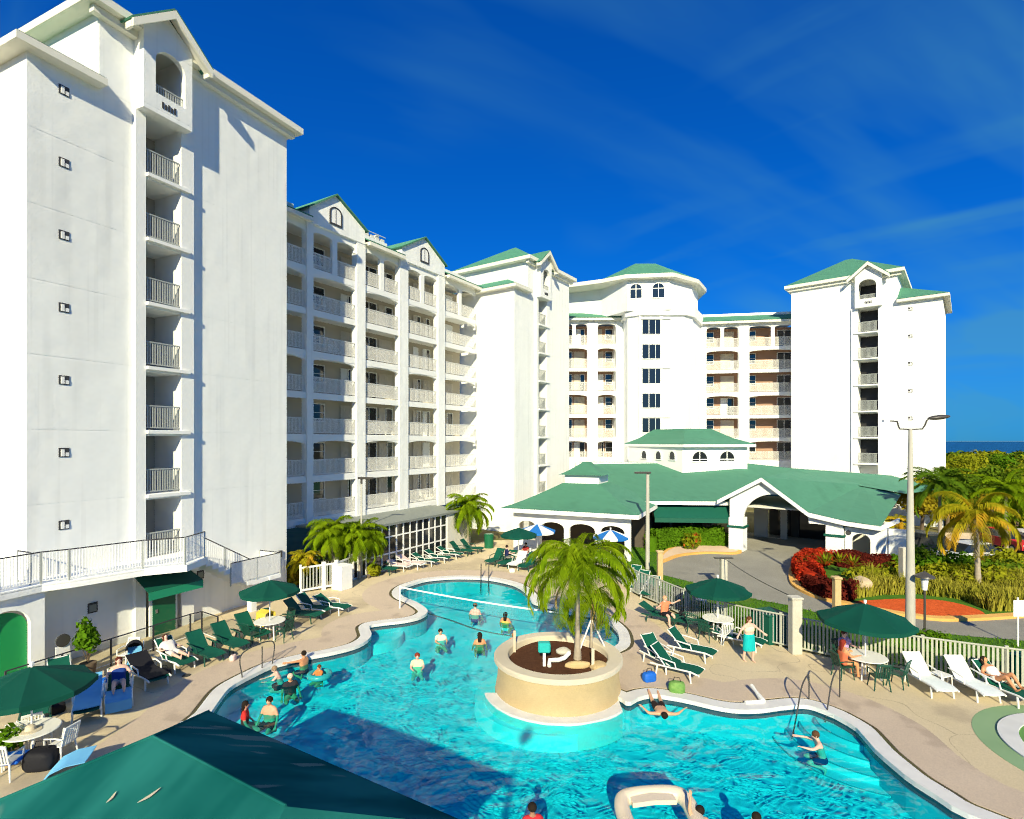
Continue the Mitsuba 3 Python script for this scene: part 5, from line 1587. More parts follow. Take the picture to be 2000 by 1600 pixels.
    part(key, 'mouth', MB(M).mesh(trimesh.creation.icosphere(1, 1), tr(*(head + Fw * .083 - lk * .072)) @ sc(.022, .008, .006)), cloth((.42, .14, .12)))
    for w, col in wear:
        g = .013
        if w == 'trunks':
            b = [m3.Manifold.batch_hull([sph(p, .108 + g) for p in hips] + [sph(p + s * .05, .10 + g) for p in hips])] + [bone(hips[d], hips[d] + nrm(uL[d]) * .26, .098 + g, .085 + g) for d in (0, 1)]
        elif w == 'briefs':
            b = [m3.Manifold.batch_hull([sph(p, .108 + g * .7) for p in hips] + [sph(p + s * .03, .10 + g * .7) for p in hips])]
        elif w == 'shirt':
            b = [m3.Manifold.batch_hull([sph(p, .108 + g) for p in hips] + [sph(p, .10 + g) for p in waist]), m3.Manifold.batch_hull([sph(p, .10 + g) for p in waist] + [sph(p, .108 + g) for p in chest]),
                 m3.Manifold.batch_hull([sph(p, .108 + g) for p in chest] + [sph(p, .058 + g) for p in shl])] + [bone(shl[d], shl[d] + nrm(uA[d]) * .17, .058 + g, .05 + g) for d in (0, 1)]
        elif w == 'top':
            b = [m3.Manifold.batch_hull([sph(p, .108 + g * .7) for p in chest] + [sph(p - s * .05, .105 + g * .7) for p in chest])]
        elif w == 'swimsuit':
            b = [m3.Manifold.batch_hull([sph(p, .108 + g * .7) for p in hips] + [sph(p, .10 + g * .7) for p in waist]), m3.Manifold.batch_hull([sph(p, .10 + g * .7) for p in waist] + [sph(p, .108 + g * .7) for p in chest])]
        elif w == 'skirt':
            b = [m3.Manifold.batch_hull([sph(p + s * .06, .10 + g * 2) for p in hips] + [m3.Manifold.cylinder(.04, .26, .26, 20).scale([1, .75, 1]).translate([0, 0, float(P0[2] - .5)])])]
        q = m3.Manifold.batch_boolean(b, m3.OpType.Add).refine_to_length(.05).to_mesh()
        tc = trimesh.Trimesh(q.vert_properties[:, :3], q.tri_verts, process=True); trimesh.smoothing.filter_taubin(tc, .5, -.53, 4)
        part(key, {'top': 'bikini_top', 'skirt': 'towel_skirt'}.get(w, w), MB(M).mesh(tc), cloth(col), True)
    return key


AWAY, CAM = 90, -90
PALE, TAN, ORG, DEEP = (.66, .42, .33), (.58, .33, .20), (.60, .27, .13), (.34, .17, .10)
wz = -1.045
wp = lambda x, y: gp(x, y, -.13)
tread = dict(hip=True, uL=((-.2, .95, -.15), (.2, .95, -.15)), lL=((0, -.95, -.3), (0, -1, -.22)))
arms_down = dict(**tread, uA=((-.45, .1, -1), (.45, .1, -1)), lA=((-.1, .6, -.7), (.1, .6, -.7)))
arms_fwd = dict(**tread, uA=((-.3, .7, -.6), (.3, .7, -.6)), lA=((.3, .9, .05), (-.3, .9, .05)))
person('pale bare-backed man at the net, seen from behind', wp(928, 1200), 80, PALE, (.20, .10, .05), H=1.78, z=-.42, wear=[('trunks', (.03, .05, .2))], **arms_down)
person('tanned woman with white bikini at the net, right of the pale man', wp(987, 1216), 70, ORG, hair='long', z=-.42, wear=[('briefs', (.7, .7, .68)), ('top', (.62, .42, .1))], **arms_down)
person('dark-haired swimmer in a pale top left of the tanned back, beyond the depth line', wp(860, 1250), -70, TAN, z=-.42, wear=[('shirt', (.66, .60, .50))], **arms_fwd)
person('tanned woman with long dark hair in mid pool, seen from behind', wp(937, 1258), 95, ORG, hair='long', z=-.42, wear=[('briefs', (.3, .12, .06))], **arms_down)
person('swimmer holding a pale cloth at the chest in open water', wp(815, 1300), -80, PALE, (.25, .04, .02), z=-.42, wear=[('shirt', (.70, .66, .40))], **arms_fwd)
person('woman with long dark hair and red top, leftmost swimmer', wp(478, 1400), 20, (.55, .26, .17), hair='long', z=-.42, wear=[('shirt', (.55, .035, .03)), ('briefs', (.02, .02, .03))], **arms_down)
person('bare-chested man with dark hair next to the woman in red', wp(527, 1394), -100, TAN, z=-.42, H=1.75, wear=[('trunks', (.02, .02, .03))], **arms_down)
person('stooping swimmer by the low rail, nearest the pool wall', wp(550, 1322), -150, PALE, (.3, .2, .12), z=-.42, spine=(0, .35, 1), wear=[('trunks', (.03, .03, .05))], **arms_fwd)
person('swimmer in a cream cap in front of the stooping one', wp(567, 1338), -60, ORG, (.66, .52, .38), hair='cap', z=-.50, wear=[('shirt', (.03, .03, .035))], **arms_down)
person('swimmer resting an arm on the coping beside the low rail', wp(594, 1298), 160, ORG, z=-.38, **tread, wear=[('trunks', (.02, .03, .06))], uA=((-.9, .5, .05), (.4, .2, -1)), lA=((-.7, .7, .05), (.1, .6, -.7)))
ck_ = person('child in an inflatable ring right of the group by the low rail', wp(624, 1322), -120, ORG, (.12, .05, .02), H=1.25, z=-.28, wear=[('shirt', (.62, .20, .06))], **arms_fwd)
k = thing('swim_ring', 'teal inflatable swim ring around the child', 'swim ring')
a = np.linspace(0, 2 * np.pi, 33)[:-1]; q = wp(624, 1322)
part(k, 'tube', MB(tr(q[0], q[1], -.06)).tube(np.c_[.34 * np.cos(a), .34 * np.sin(a), 0 * a], .10, 10, closed=True), 'm_ring', True)
person('orange-clad child just behind the left rim of the planter', gp(1003, 1262, -.1), 60, ORG, (.35, .16, .06), H=1.35, z=-.2, wear=[('shirt', (.62, .22, .08))], **arms_down)
person('brown-haired man up to his chest on the entry steps', wp(1607, 1456), 165, PALE, (.10, .05, .025), z=-.50, **tread, spine=(0, .25, 1), wear=[('trunks', (.02, .04, .12))], uA=((-.6, .7, -.25), (.6, .7, -.25)), lA=((.1, 1, .12), (-.1, 1, .12)))
person('swimmer floating on the back with feet on the pool edge and one arm out', gp(1288, 1384, -.1), -92, TAN, z=-.08, hip=True, spine=(0, 1, .10), look=(0, 1, .35), uA=((-.8, .35, .12), (.9, .1, .05)), lA=((-.6, .3, .7), (.6, -.7, .4)), uL=((-.1, -1, .05), (.12, -1, .12)), lL=((-.02, -1, .25), (.05, -1, .3)), wear=[('trunks', (.03, .02, .02))])
person('dark-haired swimmer in red, head and shoulders at the bottom edge', wp(1040, 1612), 100, DEEP, z=-.42, wear=[('shirt', (.5, .03, .04))], **arms_down)
person('dark-haired swimmer with a raised arm beside the cream float', wp(1368, 1618), 110, TAN, z=-.42, **tread, wear=[('trunks', (.02, .03, .06))], uA=((-.35, .15, .9), (.45, .1, -1)), lA=((.25, .2, .9), (.1, .6, -.7)))
person('swimmer half out of frame right of the cream float', wp(1478, 1632), 90, TAN, z=-.42, wear=[('trunks', (.02, .03, .06))], **arms_down)
# on the deck
person('standing woman wrapped in a teal towel by the square bin', gp(1463, 1292), -75, PALE, (.12, .05, .02), hair='long', H=1.66, wear=[('skirt', (.01, .42, .42)), ('top', (.70, .62, .45))], uA=((-.75, .1, -.6), (.75, .1, -.6)), lA=((-.6, .3, -.5), (.6, .3, -.5)), uL=((-.1, .2, -1), (.1, -.12, -1)), lL=((0, -.12, -1), (0, -.2, -1)))
sit = dict(hip=True, uL=((-.16, 1, -.05), (.16, 1, -.05)), lL=((0, .12, -1), (0, .12, -1)))
person('person in an orange shirt sitting sideways on a green lounger', gp(1298, 1221), -60, PALE, (.6, .35, .2), z=.55, wear=[('shirt', (.80, .25, .13)), ('trunks', (.015, .015, .02))], uA=((-.8, .3, -.25), (.8, .3, -.25)), lA=((-.4, .5, .4), (.8, .3, 0)), **sit)
person('seated guest in an orange swimsuit at the right-hand table', (TR2[0] - .85, TR2[1] - .1), 5, ORG, (.22, .03, .02), hair='long', z=.56, wear=[('swimsuit', (.62, .16, .08))], uA=((-.3, .5, -.8), (.3, .5, -.8)), lA=((.1, 1, .1), (-.1, 1, .1)), **sit)
person('seated guest in a purple and white shirt behind the right-hand table', (TR2[0] - .25, TR2[1] + .85), -75, PALE, (.10, .04, .03), z=.56, wear=[('shirt', (.42, .28, .52)), ('trunks', (.1, .1, .12))], uA=((-.3, .5, -.8), (.3, .5, -.8)), lA=((.1, 1, .1), (-.1, 1, .1)), **sit)
M0 = tr(*sbc) @ rz(100)
q = (M0 @ [.15, 0, 0, 1])[:2]
recl = dict(hip=True, uA=((-.5, .3, -.6), (.5, .3, -.6)), lA=((.1, .9, .2), (-.1, .9, .2)))
person('woman in white sunbathing with knees raised at the right edge', q, 100 + 180, ORG, (.03, .02, .015), hair='long', z=.52, spine=(0, -.72, .55), look=(0, -.45, .9), uL=((-.1, .72, .68), (.12, .8, .55)), lL=((-.02, .62, -.78), (.02, .7, -.7)), wear=[('swimsuit', (.72, .70, .66))], **recl)
q = (tr(*lpc) @ rz(tow - 6) @ [.15, 0, 0, 1])[:2]
person('sunbather in white clothes lying on a lounger below the terrace', q, tow - 6 + 180, PALE, (.08, .03, .02), hair='long', z=.50, spine=(0, -.72, .6), look=(0, -.5, .85), uL=((-.1, 1, .06), (.1, 1, .06)), lL=((0, 1, -.08), (0, 1, -.08)), wear=[('shirt', (.74, .70, .66)), ('trunks', (.70, .64, .58))], **recl)
q = (tr(*lrc) @ rz(tow - 30) @ [.2, .0, 0, 1])[:2]
person('person with reddish hair on the lounger with the hanging blue towel', q, tow - 30 + 180, PALE, (.09, .02, .012), hair='long', z=.52, spine=(0, -.35, .9), uL=((-.1, 1, .1), (.1, 1, .1)), lL=((0, 1, -.1), (0, 1, -.1)), wear=[('swimsuit', (.02, .05, .22))], **recl)
person('guest in a dark red shirt at the table under the green parasol by the pavilion', (TB1[0] + .5, TB1[1] + .75), -120, TAN, z=.56, wear=[('shirt', (.30, .03, .03)), ('trunks', (.02, .02, .04))], uA=((-.3, .5, -.8), (.3, .5, -.8)), lA=((.1, 1, .1), (-.1, 1, .1)), **sit)
person('guest in dark blue left of the table under the green parasol by the pavilion', (TB1[0] - .8, TB1[1] - .2), 15, PALE, z=.56, wear=[('shirt', (.02, .025, .09)), ('trunks', (.3, .28, .25))], uA=((-.3, .5, -.8), (.3, .5, -.8)), lA=((.1, 1, .1), (-.1, 1, .1)), **sit)

# ---------------------------------------------------------------- plants
def leafmat(key, a, b, trans=.5, s=1.5, c=None):
    def fn(p, n, uv):
        col = mix(a, b, fbm(p.x * s, p.y * s, p.z * s, 2))
        col = mix(col, mi.Color3f(b) * 1.25, .5 * smoothstep(.55, .9, noise(p.x * 9, p.y * 9, p.z * 9)))
        if c is not None:
            col = mix(col, mi.Color3f(c), smoothstep(.58, .72, noise(p.x * s * .8 + 4, p.y * s * .8, p.z * s * .8)))
        return col
    scene[key] = {'type': 'principledthin', 'base_color': proc(fn), 'roughness': .55, 'diff_trans': trans, 'spec_trans': 0.0}


leafmat('m_palm', (.09, .20, .004), (.30, .40, .012), .8)
leafmat('m_palmyellow', (.26, .26, .008), (.50, .42, .02), .8, c=(.62, .40, .03))
leafmat('m_palmdark', (.04, .10, .008), (.13, .22, .012), .6)
leafmat('m_hedge', (.05, .13, .005), (.12, .25, .012), .5)
leafmat('m_redhedge', (.30, .022, .010), (.58, .05, .018), .5, 2.2, (.10, .07, .01))
leafmat('m_darkred', (.06, .01, .008), (.15, .022, .014), .4, 2.2)
leafmat('m_bush', (.15, .19, .008), (.38, .37, .020), .55, .8)
leafmat('m_bushdark', (.05, .11, .008), (.15, .23, .015), .5, .8)
leafmat('m_bushgold', (.22, .19, .012), (.40, .31, .02), .6, .8)
leafmat('m_grassblade', (.20, .22, .016), (.46, .40, .06), .5, .6)
leafmat('m_croton', (.30, .26, .01), (.10, .22, .012), .5, 3.0, (.5, .12, .02))
leafmat('m_turf', (.05, .14, .006), (.12, .25, .015), .4, 1.2)
leafmat('m_dryfrond', (.40, .28, .10), (.52, .38, .15), .4)
pr('m_trunk', mottled((.30, .25, .19), (.42, .36, .28), 5.0), .9, .1, lambda p, n, uv: .02 * noise(p.x * 3, p.y * 3, p.z * 14))
pr('m_trunkdark', mottled((.10, .07, .045), (.17, .13, .09), 5.0), .9, .1)


def frond(az, el0, L, droop, nl=26, leaf=.5, wid=.03, seed=0, hang=.45):
    """One feather frond from the origin: curved midrib and drooping leaflets."""
    r_ = random.Random(seed)
    m = MB(); n = 12
    pts, p, el = [np.zeros(3)], np.zeros(3), el0
    ca, sa = math.cos(az), math.sin(az)
    for i in range(n):
        d = np.array([math.cos(el) * ca, math.cos(el) * sa, math.sin(el)]); p = p + d * L / n; pts.append(p.copy())
        el -= droop / n * (.45 + 1.1 * i / n)
    pts = np.array(pts); m.tube(pts, np.linspace(.028, .006, n + 1), 4)
    side = np.array([-sa, ca, 0.0])
    for i in range(nl):
        t = .14 + .86 * (i + .5) / nl; x = t * n; j = min(int(x), n - 1); q = pts[j] + (pts[j + 1] - pts[j]) * (x - j)
        tang = nrm(pts[j + 1] - pts[j])
        ll = leaf * (.55 + .9 * math.sin(math.pi * min(1, t * .9 + .08))) * .62
        for s_ in (-1, 1):
            d = nrm(side * s_ * (.85 + r_.uniform(-.1, .1)) + tang * (.55 + .35 * t) + np.array([0, 0, .15 - hang * .5 + r_.uniform(-.12, .12)]))
            a = q; b = q + d * ll * .5; d2 = nrm(d + np.array([0, 0, -hang - r_.uniform(0, .35)])); c = b + d2 * ll * .5
            wv = nrm(np.cross(d, [0, 0, 1.0]) + tang * .4) * wid
            m.add([a - wv * .5, a + wv * .5, b + wv, b - wv, c], [[0, 1, 2], [0, 2, 3], [3, 2, 4]])
    return m


def palm(name, label, base, h, crown, nf, L, mat='m_palm', lean=(0, 0), z0=0.0, r=.11, droop=1.9, trunkmat='m_trunk', seed=1, dead=0, leaf=.5, nl=26, wid=.03, elr=(-.15, 1.25), azs=None, hang=.45):
    k = thing(name, label, 'palm tree'); r_ = random.Random(seed)
    ts = np.linspace(0, 1, 14)
    P_ = np.array([[base[0] + lean[0] * t * t, base[1] + lean[1] * t * t, z0 + h * t] for t in ts])
    rad = np.array([r * (1.35 - .5 * min(1, t * 4)) * (1 - .25 * t) * (1 + .06 * (i % 2)) for i, t in enumerate(ts)])
    m = MB(); m.tube(P_, rad, 10); part(k, 'trunk', m, trunkmat, 50)
    top = P_[-1]
    m = MB(tr(*top)); m.lathe([(1e-3, -.25), (r * .9, -.2), (r * 1.25, .0), (r * .7, .25), (1e-3, .35)], 10); part(k, 'crown_shaft', m, mat, 40)
    for i in range(nf):
        az = i * 2.399963 + r_.uniform(-.25, .25)
        if azs is not None and i < len(azs): az = azs[i]
        u = i / max(1, nf - 1); el = elr[1] + (elr[0] - elr[1]) * u + r_.uniform(-.12, .12)
        Lf = L * r_.uniform(.85, 1.08) * (.8 + .2 * u)
        part(k, 'frond', MB(tr(top[0], top[1], top[2] + .1)).add(*frond(az, el, Lf, droop * r_.uniform(.85, 1.15), nl, leaf, wid, seed * 100 + i, hang).done()), mat)
    for i in range(dead):
        az = i * 2.1 + .7
        part(k, 'dead_frond', MB(tr(top[0], top[1], top[2])).add(*frond(az, -.5, L * .6, 1.5, 14, leaf * .6, wid, seed * 77 + i, .9).done()), 'm_dryfrond')
    return k


island = gp(1128, 1284, 1.0)
palm('island_palm', 'drooping green palm standing in the round planter', island, 2.85, None, 46, 2.6, lean=(.05, .1), z0=.95, r=.10, droop=2.6, seed=3, dead=2, leaf=.74, nl=64, wid=.015, elr=(-.05, 1.45), hang=.75)
q = gp(1155, 1262, 1.0)
k = palm('young_palm', 'thin staked young palm with dry yellow lower fronds behind the island palm', q, 1.55, None, 13, 1.7, 'm_palm', z0=.95, r=.05, droop=2.6, seed=5, leaf=.55, nl=34, wid=.02, elr=(-.3, 1.1), hang=.8, dead=4)
for i, (dx, dy) in enumerate(((-.45, -.25), (.5, -.15), (.1, .45))):
    part(k, 'stake', MB().tube([(q[0] + dx, q[1] + dy, .92), (q[0], q[1], 1.95)], .028, 6), 'm_trim')
for i, (px, py, h, L, lab, sd, nf) in enumerate(((650, 1136, 2.6, 2.1, 'left of the pair of bright palms in front of the window wall', 11, 36), (702, 1131, 2.4, 2.1, 'right of the pair of bright palms in front of the window wall', 12, 36))):
    palm('garden_palm', lab, gp(px, py), h, None, nf, L, 'm_palm', r=.07, droop=2.0, seed=sd, leaf=.8, nl=46, wid=.026, elr=(-.45, 1.45), lean=(.1 * (i - .5), 0), hang=.6)
palm('garden_palm', 'small palm with orange-yellow fronds at the garden gate, left of the bright pair', gp(592, 1152), 1.6, None, 22, 1.25, 'm_palmyellow', r=.06, droop=2.0, seed=14, leaf=.4, nl=16, wid=.035, elr=(-.3, 1.2), hang=.6)
palm('garden_palm', 'bright palm at the foot of the middle tower, above the far green loungers', gp(914, 1072), 3.0, None, 38, 2.5, 'm_palm', r=.10, droop=2.1, seed=15, leaf=.85, nl=44, wid=.03, elr=(-.5, 1.4), hang=.6)
palm('roadside_palm', 'tall palm with long bent golden fronds in the grass bed at the right', gp(1910, 1152), 4.1, None, 17, 3.0, 'm_palmyellow', r=.16, droop=2.2, seed=21, leaf=.95, nl=54, wid=.026, elr=(-.5, 1.25), dead=4, hang=.8, lean=(-.1, .1))
palm('roadside_palm', 'dark green palm behind the golden one, against the tower', gp(1836, 1090), 5.2, None, 24, 2.8, 'm_palmdark', r=.16, droop=1.6, seed=22, leaf=.8, nl=24, wid=.06, elr=(-.6, 1.2))
palm('roadside_palm', 'green palm at the far right behind the golden one', gp(1965, 1098), 4.8, None, 22, 2.9, 'm_palm', r=.15, droop=1.7, seed=23, leaf=.85, nl=24, wid=.06, elr=(-.6, 1.1))
palm('garden_palm', 'small palm between the porch bay and the tall lamp post', gp(1752, 1092), 2.4, None, 16, 1.3, 'm_palmyellow', r=.08, droop=1.9, seed=24, leaf=.5, nl=18, wid=.05)


def clump(mb, c, rad, n, size, seed, flat=1.0, shell=.55):
    """Leaf-sized faces scattered through an uneven ellipsoid."""
    g = np.random.default_rng(seed)
    d = g.normal(size=(n, 3)); d /= np.linalg.norm(d, axis=1, keepdims=True)
    rr = (shell + (1 - shell) * g.random(n) ** .6) * (1 + .45 * (meshkit.noise(d * 2.1 + seed * 3.1, seed) - .5))
    p = d * rr[:, None] * rad + c
    nn = d + g.normal(size=(n, 3)) * .55 + [0, 0, .35]; nn /= np.linalg.norm(nn, axis=1, keepdims=True)
    t = np.cross(nn, g.normal(size=(n, 3))); t /= np.linalg.norm(t, axis=1, keepdims=True); b = np.cross(nn, t)
    sz = size * (.6 + .8 * g.random(n))[:, None]
    v = np.stack([p - t * sz, p + b * sz * .5, p + t * sz, p - b * sz * .5], 1).reshape(-1, 3)
    i = np.arange(n)[:, None] * 4
    mb.add(v, np.vstack([i + [0, 1, 2], i + [0, 2, 3]]))


def hedge(mb, line, w, h, n, size, seed, z0=0.0):
    """Clipped hedge along a plan line."""
    g = np.random.default_rng(seed); L = np.array(line, float)
    dd_ = np.r_[0, np.cumsum(np.linalg.norm(np.diff(L, axis=0), axis=1))]
    s_ = g.random(n) * dd_[-1]; x = np.interp(s_, dd_, L[:, 0]); y = np.interp(s_, dd_, L[:, 1])
    x2, y2 = np.interp(s_ + .1, dd_, L[:, 0]), np.interp(s_ + .1, dd_, L[:, 1]); x1, y1 = np.interp(s_ - .1, dd_, L[:, 0]), np.interp(s_ - .1, dd_, L[:, 1])
    t = np.c_[x2 - x1, y2 - y1]; t /= np.linalg.norm(t, axis=1, keepdims=True) + 1e-9
    nr = np.c_[-t[:, 1], t[:, 0]]
    ang = g.random(n) * math.pi
    rr = .8 + .25 * g.random(n)
    off = np.sign(np.cos(ang)) * np.abs(np.cos(ang)) ** .4 * w / 2 * rr
    zz_ = np.abs(np.sin(ang)) ** .4 * h * rr * np.where(g.random(n) < .45, g.random(n), 1) * (.9 + .2 * meshkit.noise(np.c_[x, y, x * 0] * 1.3, seed))
    p = np.c_[x + nr[:, 0] * off, y + nr[:, 1] * off, z0 + zz_]
    nn = np.c_[nr[:, 0] * np.cos(ang), nr[:, 1] * np.cos(ang), np.sin(ang)] + g.normal(size=(n, 3)) * .5; nn /= np.linalg.norm(nn, axis=1, keepdims=True)
    tt_ = np.cross(nn, g.normal(size=(n, 3))); tt_ /= np.linalg.norm(tt_, axis=1, keepdims=True); b = np.cross(nn, tt_)
    sz = size * (.6 + .8 * g.random(n))[:, None]
    v = np.stack([p - tt_ * sz, p + b * sz * .5, p + tt_ * sz, p - b * sz * .5], 1).reshape(-1, 3)
    i = np.arange(n)[:, None] * 4
    mb.add(v, np.vstack([i + [0, 1, 2], i + [0, 2, 3]]))
    mb.add(*MB().ext(LineString(L).buffer(w * .32), z0 - .02, z0 + h * .72).done())


def shrub(name, label, base, rad, n, size, mat, seed, cat='shrub', parts=3, z0=0.0):
    k = thing(name, label, cat); g = np.random.default_rng(seed)
    m = MB()
    for i in range(parts):
        o = g.normal(size=3) * np.array(rad) * .42; o[2] = abs(o[2]) * .4
        clump(m, np.array([base[0], base[1], z0 + rad[2] * .75]) + o, np.array(rad) * g.uniform(.6, .85), n // parts, size, seed * 10 + i)
    part(k, 'foliage', m, mat)
    st_ = MB()
    for i in range(4):
        a = g.random() * 6.28; st_.tube([(base[0], base[1], z0), (base[0] + .5 * rad[0] * math.cos(a), base[1] + .5 * rad[1] * math.sin(a), z0 + rad[2] * 1.0)], [.05, .02], 5)
    part(k, 'stem', st_, 'm_trunkdark')
    return k


def tree(label, base, h, rad, mat, seed, n=1500, size=.22):
    k = thing('tree', label, 'tree'); g = np.random.default_rng(seed)
    m = MB(); m.tube([(base[0], base[1], 0), (base[0] + .1, base[1], h * .4), (base[0], base[1] + .1, h * .75)], [.16, .12, .06], 8)
    tops = []
    for i in range(7):
        a = i * .9 + g.random(); e = np.array([base[0] + rad * .6 * math.cos(a), base[1] + rad * .6 * math.sin(a), h * g.uniform(.55, .95)]); tops.append(e)
        m.tube([(base[0] + .05, base[1], h * .38), (base[0] * .5 + e[0] * .5, base[1] * .5 + e[1] * .5, h * .6), e], [.08, .05, .02], 5)
    part(k, 'trunk', m, 'm_trunkdark', 40)
    m = MB()
    for i, e in enumerate(tops + [np.array([base[0], base[1], h])]):
        clump(m, e, np.array([rad * .5, rad * .5, rad * .38]) * g.uniform(.7, 1.15), n // 8, size, seed * 20 + i, shell=.3)
    part(k, 'crown', m, mat)


# hedges round the lobby and porch
m = MB(); hedge(m, spline(P([(1272, 1076), (1300, 1070), (1350, 1066), (1412, 1067)]), .3), 1.3, 1.45, 6500, .11, 31)
solo('hedge', m, 'm_hedge', 'bright green clipped hedge under the green awning of the lobby', 'hedge')
shrub('croton_bush', 'yellow and green croton bush beside the clipped hedge', gp(1352, 1076), (.5, .5, .9), 500, .12, 'm_croton', 33)
m = MB(); rh = spline(P([(1585, 1140), (1572, 1118), (1590, 1102), (1625, 1098)]), .3); hedge(m, rh, 1.5, .95, 5200, .10, 35)
solo('red_hedge', m, 'm_redhedge', 'curved bright red hedge at the edge of the drive by the porch', 'hedge')
m = MB(); hedge(m, spline(P([(1585, 1150), (1630, 1172), (1655, 1160)]), .3), 1.2, .85, 3600, .10, 36)
solo('red_hedge', m, 'm_darkred', 'dark red front hedge behind the wooden bollard', 'hedge')
m = MB(); hedge(m, spline(P([(1640, 1105), (1690, 1112), (1755, 1118)]), .3), 1.0, 1.0, 4200, .11, 37)
solo('red_hedge', m, 'm_darkred', 'long dark red hedge in front of the porch side bay', 'hedge')
for i, (px, py) in enumerate(((1612, 1125), (1640, 1122), (1665, 1128))):
    k = thing('spiky_plant', ['leftmost', 'middle', 'rightmost'][i] + ' yellow-green spiky plant inside the red hedge', 'plant'); b0 = gp(px, py)
    for j in range(16):
        a = j * 2.4; el = .3 + .06 * j
        L = 1.0; d = np.array([math.cos(a) * math.cos(el), math.sin(a) * math.cos(el), math.sin(el)]); sd = np.array([-math.sin(a), math.cos(a), 0]) * .06
        o = np.array([*b0, .7]); mid = o + d * L * .55; tip = o + d * L + [0, 0, -.15]
        part(k, 'leaf', MB().add([o - sd * .5, o + sd * .5, mid + sd, mid - sd, tip], [[0, 1, 2], [0, 2, 3], [3, 2, 4]]), 'm_croton')
rock('garden_rock', 'large pale boulder at the right end of the front red hedge', (*gp(1682, 1158), .35), np.array([.45, .7, .55]), 'm_sandstone', 5)
# small verge hedge along the fence, tufts, potted plant
m = MB(); hedge(m, [at(s_) + np.array([.42, .25]) for s_ in np.arange(4.5, 11.5, .3)], .55, .62, 4200, .09, 41)
solo('verge_hedge', m, 'm_hedge', 'low bright green hedge just outside the curved part of the pool fence', 'hedge')
for i, (px, py) in enumerate(((1818, 1256), (1845, 1262))):
    shrub('verge_shrub', ['left', 'right'][i] + ' of two small round green shrubs on the verge by the lantern lamp', gp(px, py), (.4, .4, .35), 300, .07, 'm_hedge', 45 + i)
k = thing('potted_plant', 'leafy green potted plant by the walkway railing below the terrace', 'plant'); b0 = gp(172, 1318)
part(k, 'pot', MB(tr(*b0)).lathe([(1e-3, 0), (.2, 0), (.26, .42), (.22, .43), (1e-3, .40)], 18), 'm_trunkdark', 30)
g_ = np.random.default_rng(5); st_ = MB(); m = MB()
for i in range(12):
    a = g_.random() * 6.28; e = b0 + .3 * np.array([math.cos(a), math.sin(a)]) * g_.random(); h = g_.uniform(1.2, 1.85)
    st_.tube([(*b0, .4), (*(b0 * .5 + e * .5), h * .6), (*e, h)], .012, 5)
    clump(m, np.array([*e, h * .95]), np.array([.22, .22, .35]), 70, .11, 300 + i, shell=.1)
part(k, 'stem', st_, 'm_trunkdark'); part(k, 'foliage', m, 'm_hedge')
k = thing('potted_plant', 'low leafy plant at the lower left edge beside the front table', 'plant'); b0 = gp(12, 1492)
part(k, 'pot', MB(tr(*b0)).lathe([(1e-3, 0), (.2, 0), (.27, .35), (.23, .36), (1e-3, .34)], 18), 'm_wood', 30); m = MB(); clump(m, np.array([*b0, .6]), np.array([.4, .4, .35]), 260, .10, 77, shell=.2); part(k, 'foliage', m, 'm_hedge')
# undergrowth by the gate and under the wing
for i, (px, py, r_, mt, lab) in enumerate(((578, 1150, .7, 'm_bushgold', 'golden shrub between the tower corner and the gate'), (608, 1142, .8, 'm_bushdark', 'dark shrub behind the garden gate'), (640, 1134, .8, 'm_bushdark', 'dark shrub under the left bright palm'), (720, 1130, .5, 'm_bush', 'low shrub at the near corner of the window wall'))):
    shrub('garden_shrub', lab, gp(px, py), (r_, r_, r_ * .9), 700, .11, mt, 60 + i)

# grasses, shrubs and trees on the right
def grass_mass(mb, pts, n, h, seed, wide=.03):
    g = np.random.default_rng(seed); poly = Polygon(pts); x0_, y0_, x1_, y1_ = poly.bounds
    xy = g.random((n * 3, 2)) * [x1_ - x0_, y1_ - y0_] + [x0_, y0_]
    xy = xy[contains_xy(poly, xy[:, 0], xy[:, 1])][:n]; n = len(xy)
    tuft = meshkit.noise(np.c_[xy * .9, np.zeros(n)], seed)
    a = g.random(n) * 6.28; hh = h * (.35 + .9 * tuft) * g.uniform(.6, 1.2, n)
    b = np.c_[xy, np.zeros(n)]; ln = g.uniform(.15, .6, n)[:, None] * hh[:, None]
    d = np.c_[np.cos(a), np.sin(a), np.zeros(n)]; sd = np.c_[-np.sin(a), np.cos(a), np.zeros(n)] * wide
    mid = b + d * ln * .4 + np.c_[np.zeros((n, 2)), hh * .65]; tip = b + d * ln + np.c_[np.zeros((n, 2)), hh]
    v = np.stack([b - sd, b + sd, mid + sd * .8, mid - sd * .8, tip], 1).reshape(-1, 3); i = np.arange(n)[:, None] * 5
    mb.add(v, np.vstack([i + [0, 1, 2], i + [0, 2, 3], i + [3, 2, 4]]))


